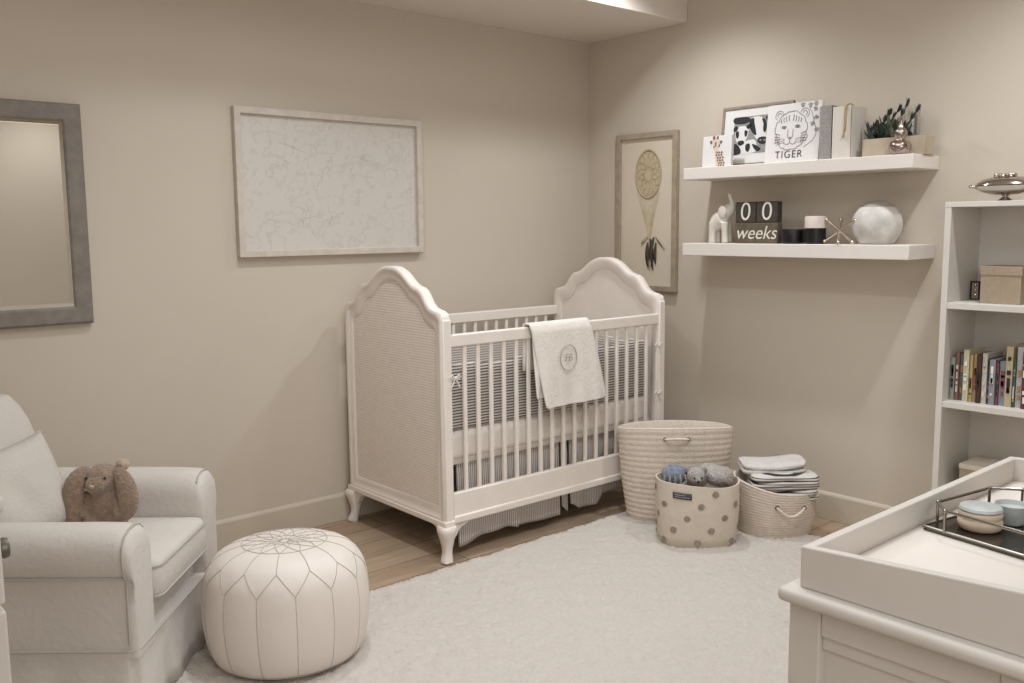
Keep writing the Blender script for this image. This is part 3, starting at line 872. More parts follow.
# ------------------------------------------------------------------ bookcase
BX, BYL, BZT = -.29, -2.182, 1.471
BW = .80
bc = thing('bookcase', 'tall white open bookcase against the right wall', 'bookcase', (-.145, BYL - BW / 2, 0))
dx = .144; pt_ = .024
for sy, nm in ((1, 'side_panel'), (-1, 'side_panel')):
    y = sy * BW / 2
    MB().b2(-dx, dx, y - sy * pt_, y, 0, BZT - .02).build(nm, 'bookcase', bc, smooth=False, bevel=.0015)
MB().b2(-dx - .001, dx, -BW / 2, BW / 2, BZT - .02, BZT).build('top_panel', 'bookcase', bc, smooth=False, bevel=.0015)
MB().b2(dx - .010, dx - .002, -BW / 2 + pt_, BW / 2 - pt_, .06, BZT - .02).build('back_panel', 'bookcase', bc, smooth=False)
S1, S2, S3 = 1.0835, .694, .335
for z in (S1, S2, S3, .085):
    MB().b2(-dx + .002, dx - .010, -BW / 2 + pt_, BW / 2 - pt_, z - .024, z).build('shelf', 'bookcase', bc, smooth=False, bevel=.0015)
MB().b2(-dx + .01, -dx + .022, -BW / 2 + pt_, BW / 2 - pt_, 0, .061).build('plinth', 'bookcase', bc, smooth=False)
# silver dish on top
dh = thing('silver_dish', 'ornate silver oval covered dish on top of the bookcase', 'dish', (-.145, -2.345, BZT))
b = MB(); b.lathe([(0, 0), (.026, 0), (.030, .004), (.024, .009), (.012, .016), (.012, .022), (.03, .03)], 24, cap=False, sy=.9); b.build('foot', 'silver', dh, ang=1.2)
b = MB()
b.lathe([(0, .024), (.05, .027), (.085, .036), (.108, .048), (.118, .058), (.112, .062), (.0, .062)], 36, sx=.62, cap=False); b.build('bowl', 'silver', dh, ang=1.2)
b = MB(); b.lathe([(.113, .0625), (.108, .070), (.085, .084), (.05, .093), (0, .096)], 36, sx=.62, cap=False); b.build('cover', 'silver', dh, ang=1.2)
b = MB()
b.tube([(0, .112, .060), (0, .122, .060), (0, .128, .060)], [.008, .005, .004], 8); b.ball((0, .131, .060), .0075, 10, 8); b.build('handle', 'silver', dh)
b = MB()
b.tube([(0, -.112, .060), (0, -.122, .060), (0, -.128, .060)], [.008, .005, .004], 8); b.ball((0, -.131, .060), .0075, 10, 8)
b.build('handle', 'silver', dh)
b = MB(); rnd = random.Random(4)
for k in range(16): 
    a = k * .393; b.ball((.018 * math.cos(a) - .012, .034 * math.sin(a) + .0, .094 + .006 * (k % 2)), (.007, .009, .006), 8, 6)
b.build('filigree', 'silver', dh)
# box on the first shelf
bx = thing('linen_storage_box', 'tan linen storage box with a lid on the upper bookcase shelf', 'box', (-.145, -2.375, S1))
MB().b2(-.080, .080, -.073, .073, 0, .115).build('box', 'boxtan', bx, bevel=.002)
MB().b2(-.083, .083, -.076, .076, .108, .142).build('lid', 'boxtan', bx, bevel=.002)
sf = thing('small_dark_frame', 'small dark ornament behind the tan storage box in the bookcase', 'ornament', (-.075, -2.226, S1))
b = MB(); frame_part(b, -.018, .018, 0, .075, .005, .010, axis='x'); b.build('frame', 'dark', sf, smooth=False, bevel=.001)
MB().b2(-.006, -.001, -.014, .014, .004, .071).build('panel', 'greywood', sf, smooth=False)
b = MB()
for k in range(3): b.ball((-.007, 0, .018 + k * .02), (.003, .006, .007), 8, 6)
b.build('decoration', 'brass', sf)
# bin on the lower bookcase shelf
bn = thing('fabric_bin', 'pale rimmed brown fabric bin low in the bookcase behind the dresser', 'bin', (-.13, -2.345, S3))
MB().b2(-.09, .10, -.088, .088, 0, .085).build('bin_body', 'boxtan', bn, bevel=.004)
frame = MB(); frame.b2(-.092, .102, -.090, .090, .085, .106); frame.build('rim', 'canvas', bn, bevel=.003)
# books
spec = [ # thickness, height, colour, tilt, label
 (.020, .170, '#8f9a8a', 0, 'thin grey green picture book, first at the left of the row'),
 (.016, .188, '#9d5a4e', 0, 'thin book with a red base to its spine, second from the left'),
 (.020, .186, '#4f6a60', 0, 'dark teal green picture book near the left of the row'),
 (.026, .204, '#cfc7a2', 0, 'tall cream book with dark letters on its spine'),
 (.014, .186, '#c9b04f', 0, 'thin yellow book right of the tall cream one'),
 (.018, .188, '#bd8c6d', 0, 'salmon brown picture book beside the yellow one'),
 (.022, .190, '#4f3325', 0, 'dark brown book before the white spined one'),
 (.022, .196, '#c9c4bc', 0, 'white spined book leaning against the dark brown one'),
 (.012, .176, '#3e4450', 0, 'thin navy book right of the white spined one'),
 (.026, .176, '#8a90a1', 0, 'blue grey book in the middle of the row'),
 (.012, .166, '#93433f', 0, 'thin dark red book right of the blue grey one'),
 (.030, .172, '#7f93a6', 0, 'slate blue wide book right of the thin red one'),
 (.030, .232, '#c4b083', 0, 'tallest tan book with orange top on its spine'),
 (.010, .186, '#3d6b4c', 0, 'thin green book beside the tallest tan one'),
 (.028, .232, '#b9b8b9', 0, 'tall pale grey book with dark lettering'),
 (.030, .216, '#7c2f31', 0, 'deep red book right of the tall pale grey one')]
def mute(h, k=.38):
    v = [int(h[i:i+2], 16) for i in (1, 3, 5)]; g = sum(v) / 3 * .96
    return '#%02x%02x%02x' % tuple(int(min(255, x * (1 - k) + g * k * t)) for x, t in zip(v, (1.04, 1, .94)))
y = -2.211
accents = ['#2f2b2b', '#d9d2c2', '#c9823f', '#efe9dc', '#24354a', '#a8423a']
for i, (w, h, c, tl, lab) in enumerate(spec):
    nm = 'book cover %d' % i
    M[nm] = mat(nm, mute(c), .6, var=.12, vscale=90)
    w *= .80; y1 = y - w
    tlt = .0
    rnd = random.Random(i)
    ac = 'acc%d' % (i % 6)
    if ac not in M: M[ac] = mat('book accent %d' % (i % 6), mute(accents[i % 6]), .6)
    def prints(b):
        for k in range(rnd.randint(3, 6)):
            z0 = rnd.uniform(.02, h - .05); hz = rnd.uniform(.006, .03)
            ww = w * rnd.uniform(.15, .3)
            b.b2(-.07 * w - .0035, .002, -ww, ww, z0, z0 + hz, mi=1)
    book('picture_book', lab, 'book', -.235 + (i % 3) * .006, -.08, y, y1, S2, h, nm, group='books in the bookcase', extra=prints, accent=ac)
    y = y1 - .0012

# ------------------------------------------------------------------ baskets
R_, F_ = Vector((.751, -.66, 0)), Vector((.66, .751, 0))
RZ = math.atan2(-.66, .751)
def coil_profile(prof, pitch, amp):
    """prof: list of (r,z) from the bottom up; returns densely ribbed outer profile"""
    out = []
    L = 0; seg = []
    for (r0, z0), (r1, z1) in zip(prof, prof[1:]):
        d = math.hypot(r1 - r0, z1 - z0); seg.append((L, d, r0, z0, r1, z1)); L += d
    n = int(L / pitch) * 6
    for i in range(n + 1):
        s = L * i / n
        for (l, d, r0, z0, r1, z1) in seg:
            if s <= l + d + 1e-9:
                t = (s - l) / d; r = r0 + (r1 - r0) * t; z = z0 + (z1 - z0) * t
                nr, nz = (z1 - z0) / d, -(r1 - r0) / d
                k = abs(math.sin(PI * s / pitch)) ** .7 * amp
                out.append((r + nr * k, z + nz * k)); break
    return out
def rope_basket(name, label, loc, prof, sx, sy, pitch, amp, m, rimz=None):
    t = thing(name, label, 'basket', loc, rz=RZ)
    op = coil_profile(prof, pitch, amp)
    inner = [(r - .012, z) for r, z in prof[::-1]]
    inner[-1] = (inner[-1][0], prof[0][1] + .012)
    full = [(0.001, prof[0][1])] + op + [(prof[-1][0] - .006, prof[-1][1] + .004)] + inner + [(.001, prof[0][1] + .012)]
    b = MB(); b.lathe(full, 56, sx=sx, sy=sy, cap=False)
    if rimz:
        for v in b.bm.verts:
            k = max(0, v.co.z / prof[-1][1]); v.co.z += rimz(v.co.x, v.co.y) * k ** 2
    b.build('basket_body', m, t, ang=1.0)
    return t
B1 = rope_basket('large_rope_basket', 'largest cream coiled rope basket, standing against the crib corner', (-.53, -1.078, RUGZ),
    [(.205, 0), (.222, .008), (.236, .10), (.250, .20), (.262, .32), (.268, .43)], 1, .58, .0245, .005, 'rope', rimz=lambda x, y: .028 * max(0, -y / .155))
def rope_handle(t, x, y0, z, w, drop, r, m):
    b = MB(); p = []
    p.append((x - w / 2, y0 + .014, z)); p.append((x - w / 2, y0 - .004, z))
    for i in range(1, 12):
        a = i / 12
        p.append((x - w / 2 + w * a, y0 - .010 - .006 * math.sin(PI * a), z - drop * math.sin(PI * a)))
    p.append((x + w / 2, y0 - .004, z)); p.append((x + w / 2, y0 + .014, z))
    b.tube(p, r, 8); b.build('rope_handle', m, t)
    b = MB()
    for s in (-1, 1):
        b.tube([(x + s * w / 2, y0 - .004, z + .0), (x + s * w / 2, y0 - .001, z)], [.0095, .0095], 10)
    b.build('eyelet', 'dark', t)
rope_handle(B1, -.022, -.164, .412, .105, -.004, .006, 'rope')
# dotted bin
BPX, BPY = -.726, -1.358
B2 = thing('dotted_fabric_bin', 'natural canvas bin with taupe dots, full of plush toys, in front', 'basket', (BPX, BPY, RUGZ), rz=RZ)
def binr(a, z):
    # superellipse radius
    ca, sa = math.cos(a), math.sin(a)
    q = (abs(ca) ** 2.6 + abs(sa) ** 2.6) ** (1 / 2.6)
    k = 1 + .075 * z / .3
    return Vector((.168 * ca / q * k, .130 * sa / q * k, 0))
def binz(a): # rim height: left back is raised, right corner
    return .277 + .016 * max(0, math.cos(a - PI * .9)) - .022 * max(0, math.sin(a)) + .006 * math.cos(3 * a)
b = MB(); rings = []
n = 64
for z, dd in ((0, -.01), (.006, 0), (.05, .002), (.15, .004), (.25, .002), (1, 0), (1, -.006), (.25, -.006), (.05, -.006), (.012, -.014)):
    ring = []
    for k in range(n):
        a = 2 * PI * k / n; zz = z if z < 1 else binz(a)
        p = binr(a, zz); p = p * (1 + dd / .15); p.z = zz; ring.append(p)
    rings.append(ring)
b.loft(rings)
rnd = random.Random(8)
for row in range(5):
    for col in range(7):
        a = 2 * PI * (col + row * .36) / 7 + .10
        z = .030 + row * .054
        if row == 4 and 3.9 < a % (2 * PI) < 4.7: continue
        p = binr(a, z); t = (binr(a + .02, z) - binr(a - .02, z)).normalized(); nrm = Vector((t.y, -t.x, 0))
        ring = []
        for k in range(14):
            r = .0145 * (1 + rnd.uniform(-.12, .12)); q = 2 * PI * k / 14
            x = r * math.cos(q); aa = a + x / (binr(a + .01, z) - binr(a - .01, z)).length * .02
            pp = binr(aa, z) * (1 + .0045 / .15) + nrm * .0006; pp.z = z + r * .95 * math.sin(q)
            ring.append(pp)
        b.poly(ring, 1)
b.build('bin_body', ['canvas', 'dot'], B2, ang=1)
b = MB()
def tagp(u, v):
    a = 4.02 + .42 * u; z = .228 + .027 * v; p = binr(a, z); t = (binr(a + .02, z) - binr(a - .02, z)).normalized(); nrm = Vector((t.y, -t.x, 0))
    q = p * (1 + .005 / .15) + nrm * .002; q.z = z + .0 - .006 * u; return q
b.grid(tagp, 10, 2); b.build('label_tag', 'tag', B2, solid=.0015)
b = MB()
for k, w in ((.30, .8), (.62, .55)):
    p = [tagp(.1 + w * i / 6, k) for i in range(7)]
    b.tube([q * 1.012 if False else Vector((q.x, q.y - .002, q.z)) for q in p], .0012, 5)
b.build('tag_lines', 'greyplush', B2)
# plush toys in the bin (in world space, rotated with the bin)
def inbin(p): return Vector((BPX, BPY, RUGZ)) + R_ * p[0] + F_ * p[1] + Vector((0, 0, p[2]))
def toy(name, label, p, balls, m, chains=(), extra=None):
    t = thing(name, label, 'plush toy', inbin(p), rz=RZ)
    blob('plush_body', m, t, balls, chains, vox=.008, sm=2)
    if extra: extra(t)
    return t
def blue_x(t):
    b = MB(); rnd = random.Random(1)
    for k in range(5): b.tube([(-.05 + k * .022, -.048, .06), (-.052 + k * .024, -.056, .03), (-.05 + k * .022, -.05, .008)], .005, 6)
    b.build('fringe', 'greyplush', t)
toy('blue_plush_toy', 'blue plush toy at the left in the dotted bin', (-.098, .02, .245), [((0, 0, .045), (.058, .055, .045)), ((.025, -.01, .06), (.03, .03, .028))], 'blue', extra=blue_x)
def head_x(t):
    b = MB()
    for s in (-1, 1): b.ball((s * .016, -.042, .062), .0042, 8, 6)
    b.ball((0, -.051, .048), (.007, .005, .005), 8, 6)
    b.build('eyes_and_nose', 'dark', t)
    b = MB()
    for s in (-1, 1): b.ball((s * .036, .004, .084), (.013, .008, .014), 10, 8)
    b.build('ear', 'greyplush2', t)
toy('grey_plush_toy', 'pale grey plush animal with round head in the middle of the dotted bin', (-.012, -.035, .238), [((0, 0, .06), (.042, .042, .042)), ((0, -.032, .050), (.022, .018, .018)), ((.01, .045, .03), (.05, .04, .04))], 'greyplush', extra=head_x)
def floppy(t):
    b = MB(); b.tube([(-.01, -.04, .055), (.03, -.056, .04), (.06, -.05, .012)], [.016, .020, .014], 10); b.build('arm', 'greyplush2', t, ang=3)
toy('floppy_plush_toy', 'grey fluffy plush toy at the right in the dotted bin', (.092, .012, .236), [((0, 0, .05), (.062, .07, .045)), ((-.035, .03, .07), (.05, .04, .030)), ((.03, .0, .04), (.042, .05, .05))], 'greyplush', extra=floppy)
# small rope basket
B3 = rope_basket('small_rope_basket', 'smaller beige rope basket holding folded blankets, nearest the right wall', (-.362, -1.515, RUGZ),
    [(.150, 0), (.162, .006), (.174, .06), (.180, .13), (.184, .205)], 1, .78, .0115, .0028, 'rope2', rimz=lambda x, y: .045 * max(0, -x / .18) ** 1.5 + .03 * max(0, y / .14) - .012 * max(0, x / .18))
rope_handle(B3, .028, -.146, .148, .118, .036, .006, 'rope')
def fold_blanket(name, label, p, sx, sy, layers, th, m, rz=0, tilt=(0, 0), seed=1):
    rt = Matrix.Rotation(RZ + rz, 3, 'Z')
    t = thing(name, label, 'blanket', Vector((-.362, -1.515, RUGZ)) + R_ * p[0] + F_ * p[1] + Vector((0, 0, p[2])), rot=(tilt[0], tilt[1], RZ + rz))
    b = MB(); rnd = random.Random(seed)
    for k in range(layers):
        ox, oy = rnd.uniform(-.006, .006), rnd.uniform(-.006, .006)
        rings = []
        n = 40
        for zz, kk in ((.0, .93), (.15, .985), (.5, 1.0), (.85, .985), (1.0, .93), (1.02, .5)):
            ring = []
            for i in range(n):
                a = 2 * PI * i / n; ca, sa = math.cos(a), math.sin(a)
                q = (abs(ca) ** 6 + abs(sa) ** 6) ** (1 / 6)
                x = ox + sx * ca / q * kk; y = oy + sy * sa / q * kk
                w = .006 * math.sin(x * 18 + seed * 2 + k) + .004 * math.sin(y * 25 + k * 2)
                ring.append((x, y, (k + zz) * th + w * (1 if zz > .2 or k > 0 else .3)))
            rings.append(ring)
        b.loft(rings)
    b.build('folded_layers', m, t, ang=1.5)
    return t
fold_blanket('striped_blanket', 'folded cream blanket with dark stripes, under the white one in the basket', (.022, -.026, .168), .150, .088, 5, .0215, 'stripeblanket', seed=2)
fold_blanket('white_knit_blanket', 'folded white knit blanket on top of the striped one in the basket', (-.012, .026, .279), .142, .085, 2, .019, 'whiteknit', rz=-.05, seed=5, tilt=(.06, -.05))

# ------------------------------------------------------------------ pouf
PC = (-2.580, -1.131, .012)
pf = thing('leather_pouf', 'round white stitched leather pouf standing on the rug beside the armchair', 'pouf', PC, rot=(-.03, .025, .3))
PROF = [(.0, .002), (.16, .0), (.215, .006), (.245, .025), (.262, .06), (.272, .11), (.277, .165), (.275, .215), (.268, .262), (.254, .298), (.230, .326), (.195, .345), (.15, .356), (.10, .361), (.05, .360), (.0, .356)]
def cat(pts, n=6):
    out = []
    for i in range(len(pts) - 1):
        p0, p1, p2, p3 = pts[max(i - 1, 0)], pts[i], pts[i + 1], pts[min(i + 2, len(pts) - 1)]
        for k in range(n):
            t = k / n
            out.append(tuple(.5 * (2 * b_ + (c_ - a_) * t + (2 * a_ - 5 * b_ + 4 * c_ - d_) * t * t + (3 * b_ - a_ - 3 * c_ + d_) * t ** 3) for a_, b_, c_, d_ in zip(p0, p1, p2, p3)))
    out.append(pts[-1]); return out
PROF = [(r * .948, z * 1.055) for r, z in PROF]
PF = cat(PROF)
NP = 14
def pouf_pt(s, th, lift=0.0):
    f = max(0, min(.9999, s)) * (len(PF) - 1); i = int(f); t = f - i
    r = PF[i][0] + (PF[i + 1][0] - PF[i][0]) * t; z = PF[i][1] + (PF[i + 1][1] - PF[i][1]) * t
    dr = PF[i + 1][0] - PF[i][0]; dz = PF[i + 1][1] - PF[i][1]; l = math.hypot(dr, dz) or 1
    side = max(0, min(1, (r - .18) / .08)) * (1 if z < .30 else max(0, 1 - (z - .30) / .03))
    puff = .0035 * (abs(math.sin(NP * th / 2)) ** .6) * side
    r += dz / l * lift + puff; z += -dr / l * lift
    return Vector((r * math.cos(th), r * math.sin(th), z))
b = MB()
NS, NT = 72, 180
b.loft([[pouf_pt(i / NS, 2 * PI * k / NT) for k in range(NT)] for i in range(1, NS + 1)])
b.build('leather_cover', 'leather', pf, ang=3)
def sz(r=None, z=None, lo=.5):
    # parameter s for a radius on the top / a height on the side
    best = None
    for i in range(len(PF)):
        s = i / (len(PF) - 1)
        if r is not None and s > .6: d = abs(PF[i][0] - r)
        elif z is not None and .1 < s < .75: d = abs(PF[i][1] - z)
        else: continue
        if best is None or d < best[0]: best = (d, s)
    return best[1]
s_in, s_mid, s_tip, s_bot = sz(r=.135), sz(r=.222), sz(z=.275), sz(z=.02)
b = MB(); rr = .0013; lf = .0006
def seam(s0, t0, s1, t1, n=10, r=rr):
    b.tube([pouf_pt(s0 + (s1 - s0) * i / n, t0 + (t1 - t0) * i / n, lf) for i in range(n + 1)], r, 5)
st = 2 * PI / NP
for k in range(NP):
    t = k * st
    seam(s_in, t + st / 2, s_mid, t + st / 2)
    seam(s_mid, t + st / 2, s_tip, t); seam(s_mid, t - st / 2, s_tip, t)
    seam(s_tip, t, s_bot, t, 16)
    seam(s_in, t - st / 2, sz(r=.09), t); seam(s_in, t + st / 2, sz(r=.09), t)
    seam(sz(r=.09), t, sz(r=.045), t + st / 2); seam(sz(r=.09), t, sz(r=.045), t - st / 2)
    seam(sz(r=.045), t + st / 2, sz(r=.012), t + st / 2)
for r_ in (.135, .045, .025):
    b.tube([pouf_pt(sz(r=r_), 2 * PI * k / 60, lf) for k in range(60)], rr, 5, closed=True)
b.tube([pouf_pt(s_bot, 2 * PI * k / 90, lf) for k in range(90)], .002, 5, closed=True)
b.build('stitching', 'stitch', pf)

# ------------------------------------------------------------------ armchair
AC = (-3.164, -.708, 0)
arm = thing('slipcovered_armchair', 'white slipcovered armchair in the left corner facing into the room', 'armchair', (AC[0], AC[1], RUGZ), rz=RZ)
AW, AF, AB = .365, .405, -.40          # half width, front, back
def rrect(x0, x1, y0, y1, r, z, n=6):
    pts = []
    for cx, cy, a0 in ((x1 - r, y1 - r, 0), (x0 + r, y1 - r, PI / 2), (x0 + r, y0 + r, PI), (x1 - r, y0 + r, 1.5 * PI)):
        for i in range(n + 1):
            a = a0 + PI / 2 * i / n; pts.append(Vector((cx + r * math.cos(a), cy + r * math.sin(a), z)))
    return pts
def cushion(x0, x1, y0, y1, z0, z1, r, puff=.015, ed=.03, n=10):
    b = MB(); rings = []
    for i in range(n + 1):
        a = -PI / 2 + PI * i / n
        k = 1 - math.cos(a); z = (z0 + z1) / 2 + (z1 - z0) / 2 * math.sin(a)
        rings.append(rrect(x0 + ed * k, x1 - ed * k, y0 + ed * k, y1 - ed * k, max(.012, r), z))
    # crown
    top = rings[-1]; cx, cy = (x0 + x1) / 2, (y0 + y1) / 2
    for f in (.75, .45, .15):
        rings.append([Vector((cx + (p.x - cx) * f, cy + (p.y - cy) * f, z1 + puff * (1 - f * f))) for p in top])
    return b, rings
def arm_part(sy):
    yc = sy * (AW - .075)
    b = MB()
    prof = [(-.066, .19), (-.068, .34), (-.068, .425), (-.078, .44), (-.085, .47), (-.086, .505), (-.078, .530), (-.058, .552), (-.028, .562), (.005, .563), (.035, .556), (.058, .538), (.070, .510), (.072, .48), (.068, .40), (.066, .19)]
    rings = []
    for x, k, dz in ((AB + .10, .97, 0), (AB + .16, 1, .0), (-.1, 1, .0), (.1, 1.0, -.001), (.28, 1, -.002), (AF - .045, 1, -.004), (AF - .018, .985, -.008), (AF - .004, .94, -.016), (AF, .86, -.03)):
        ring = []
        for yy, zz in prof:
            z = zz if zz < .3 else .3 + (zz - .3) * (k if k < 1 else 1) + dz * (zz - .3) / .27
            ring.append((x, yc - sy * 0 + (yy if sy < 0 else -yy) * k, z + .002 * math.sin(x * 30 + yy * 40)))
        rings.append(ring)
    b.loft(rings); o = b.build('arm', 'slip', arm, ang=1.3)
    # welts
    b = MB(); yo = yc + sy * .074
    b.tube([(AB + .12, yo + sy * .001, .426), (0, yo + sy * .001, .426), (AF - .03, yo, .425), (AF - .008, yc + sy * .055, .428)], .0035, 6)
    p = [(AF - .020, yc - sy * -.070, .23), (AF - .020, yc + sy * .070, .33)]
    for yy, zz in prof[2:12]:
        z = .3 + (zz - .3) * .985 - .008 * (zz - .3) / .27
        q = Vector((0, yy, z - .49)); q *= 1 + .0035 / max(q.length, .02)
        p.append((AF - .020, yc + (q.y if sy < 0 else -q.y) * .985, q.z + .49))
    b.tube(p, .0035, 6)
    b.build('piping', 'slipseam', o)
arm_part(-1); arm_part(1)
# body under the seat
MB().b2(AB + .05, AF - .045, -AW + .03, AW - .03, .10, .305).build('seat_base', 'slip', arm, bevel=.02, seg=3)
# skirt to the floor with corner pleats and soft folds
b = MB(); rings = []
base = rrect(AB + .04, AF - .004, -AW + .008, AW - .008, .03, 0, n=8)
dense = []
for i in range(len(base)):
    p, q = base[i], base[(i + 1) % len(base)]
    m_ = max(1, int((q - p).length / .02))
    for k in range(m_): dense.append(p.lerp(q, k / m_))
for z, fl in ((.215, 0), (.21, .004), (.19, .0), (.15, .002), (.10, .008), (.06, .014), (.012, .02)):
    ring = []
    for i, p in enumerate(dense):
        c = Vector((0, 0, 0)); d = p.normalized()
        u = p.x * 3 + p.y * 4
        w = fl + (.215 - z) / .21 * (.007 * math.sin(u * 9) + .005 * math.sin(u * 17 + 1))
        # pleat slit near the front corners
        for sy in (-1, 1):
            dd = math.hypot(p.x - (AF - .012), p.y - sy * (AW - .016))
            w -= .028 * math.exp(-(dd / .014) ** 2) * (.215 - z) / .21
        ring.append((p.x + d.x * w, p.y + d.y * w, z))
    rings.append(ring)
b.loft(rings, cap=True); o = b.build('skirt', 'slip', arm, ang=2)
b = MB(); b.tube([(p.x * 1.008, p.y * 1.008, .212) for p in dense], .0038, 6, closed=True); b.build('piping', 'slipseam', o)
# seat cushion
b, rings = cushion(-.20, AF + .012, -AW + .146, AW - .146, .298, .418, .03, .018, .016)
# bulging front
b.loft(rings)
for v in b.bm.verts:
    if v.co.x > .2: v.co.x += .022 * (1 - (v.co.y / .22) ** 2)
o = b.build('seat_cushion', 'slip', arm, ang=1.5)
b = MB()
for z in (.402, .312): b.tube([(p.x + (.022 * (1 - (p.y / .22) ** 2) if p.x > .2 else 0), p.y, z) for p in rrect(-.19, AF + .010, -AW + .148, AW - .148, .03, 0)], .0035, 6, closed=True)
b.build('piping', 'slipseam', o)
# backrest
b = MB(); rings = []
for i in range(15):
    t = i / 14
    z = .20 + t * .625
    fx = -.068 - .165 * t                       # front surface slopes back
    th = .17 - .04 * t
    e = max(0, (t - .86) / .14)
    hw_ = (AW - .02) * (1 - .08 * e * e); th2 = th * (1 - .45 * e * e)
    rings.append(rrect(fx - (th + th2) / 2, fx - (th - th2) / 2 + .018 * math.sin(PI * min(1, t / .9)), -hw_, hw_, min(.05, th2 / 2 - .004), z, n=6))
b.loft(rings); b.build('backrest', 'slip', arm, ang=1.5, bevel=.012, seg=3)
# outer back/side panel down to the floor
MB().b2(AB + .02, AB + .14, -AW + .015, AW - .015, .2, .50).build('outer_back', 'slip', arm, bevel=.03, seg=3)
def chair_pt(x, y, z): return Vector((AC[0], AC[1], RUGZ)) + R_ * x + F_ * y + Vector((0, 0, z))
# pillow
def pillow():
    t = thing('throw_pillow', 'plain cream square throw pillow propped in the armchair', 'pillow', chair_pt(-.035, -.0, .405), rot=(0, 0, 0))
    # local frame: plane normal looks at the front and a little to the near side
    nrm = (R_ * .80 - F_ * .45 + Vector((0, 0, .38))).normalized()
    uu = (F_ * .86 + R_ * .36 + Vector((0, 0, .10))); uu = (uu - nrm * uu.dot(nrm)).normalized()
    vv = nrm.cross(uu)
    if vv.z < 0: vv = -vv
    b = MB(); n = 24; S = .165
    def fn(sgn):
        def f(a, c):
            x, y = a * 2 - 1, c * 2 - 1
            pin = 1 - .10 * (1 - abs(x) ** 2) * abs(y) ** 4 - .10 * (1 - abs(y) ** 2) * abs(x) ** 4
            px = x * S * (1 - .09 * (1 - y * y) * x * x); py = y * S * (1 - .09 * (1 - x * x) * y * y)
            h = .068 * ((1 - x ** 4) * (1 - y ** 4)) ** .55
            h += .004 * math.sin(7 * x + 3 * y) * (1 - x * x) * (1 - y * y)
            return uu * px + vv * (py + S) + nrm * (h * sgn)
        return f
    b.grid(fn(1), n, n); b.grid(fn(-1), n, n)
    bmesh.ops.remove_doubles(b.bm, verts=b.bm.verts, dist=.0004)
    b.build('pillow_cover', 'pillow', t, ang=2.5)
    b = MB(); p = []
    for k in range(4):
        for i in range(16):
            q = i / 16 * 2 - 1
            x, y = ((q, -1), (1, q), (-q, 1), (-1, -q))[k]
            px = x * S * (1 - .09 * (1 - y * y) * x * x); py = y * S * (1 - .09 * (1 - x * x) * y * y)
            p.append(uu * px + vv * (py + S))
    b.tube(p, .003, 6, closed=True); b.build('piping', 'slipseam', t)
pillow()
# plush rabbit sitting against the far arm
def rabbit():
    loc = chair_pt(.125, .125, .422)
    t = thing('plush_rabbit', 'taupe plush rabbit with long floppy ears slumped on the armchair seat', 'plush toy', loc, rz=RZ - PI / 2 + PI / 2)
    # local: x to the chair front, -y towards the viewer
    blob('rabbit_body', 'bunny', t,
         [((.0, .0, .075), (.066, .056, .085)), ((.0, -.012, .158), (.056, .054, .048)), ((-.006, -.052, .146), (.036, .032, .030)), ((-.035, -.02, .02), (.035, .05, .026)), ((.04, -.02, .02), (.035, .05, .026))],
         [([(-.05, -.02, .11), (-.066, -.045, .07), (-.06, -.06, .04)], [.022, .022, .02]), ([(.05, -.02, .11), (.066, -.045, .07), (.06, -.06, .04)], [.022, .022, .02])], vox=.007, sm=3)
    def ear(pts, rad, flat):
        b = MB(); rings = []
        P = [Vector(p) for p in pts]
        for i, p in enumerate(P):
            tng = (P[min(i + 1, len(P) - 1)] - P[max(i - 1, 0)]).normalized()
            a = Vector((1, 0, 0)); a = (a - tng * a.dot(tng)).normalized(); c = tng.cross(a)
            rings.append([p + a * rad[i] * math.cos(2 * PI * k / 14) + c * rad[i] * flat * math.sin(2 * PI * k / 14) for k in range(14)])
        b.loft(rings); o = b.build('ear', 'bunny', t, ang=3, sub=1); return o
    ear([(-.030, -.02, .19), (-.058, -.035, .185), (-.076, -.05, .155), (-.082, -.058, .11), (-.082, -.062, .06), (-.078, -.064, .025), (-.075, -.064, .012)], [.020, .030, .036, .036, .032, .022, .006], .55)
    ear([(.035, -.02, .19), (.062, -.030, .18), (.085, -.045, .15), (.097, -.055, .115), (.098, -.060, .075), (.088, -.062, .045), (.082, -.062, .034)], [.014, .024, .032, .036, .034, .022, .006], .5)
    b = MB(); b.ball((.055, .012, .196), .021, 14, 10); b.build('foot', 'bunnylight', t, ang=3)
    b = MB(); b.ball((-.006, -.085, .150), (.009, .006, .006), 10, 8); b.build('nose', 'bunnylight', t, ang=3)
    b = MB()
    for s in (-1, 1): b.ball((s * .030 - .004, -.058, .170), .0045, 8, 6)
    b.build('eyes', 'dark', t)
rabbit()

# ------------------------------------------------------------------ dresser with changing tray
DX, DYF, DYB, DZ = -2.545, -2.905, -3.335, .76
DLN = 1.25
dr = thing('changing_dresser', 'white dresser with a rounded top edge in the right foreground', 'dresser', (DX + DLN / 2, (DYF + DYB) / 2, RUGZ))
cx, cy = DX + DLN / 2, (DYF + DYB) / 2
def D(x0, x1, y0, y1, z0, z1): return (x0 - cx, x1 - cx, y0 - cy, y1 - cy, z0 - RUGZ, z1 - RUGZ)
MB().b2(*D(DX, DX + DLN, DYB, DYF, DZ - .026, DZ)).build('dresser_top', 'white', dr, bevel=.011, seg=4)
bx0, bx1, by0, by1 = DX + .03, DX + DLN - .03, DYB + .005, DYF - .010
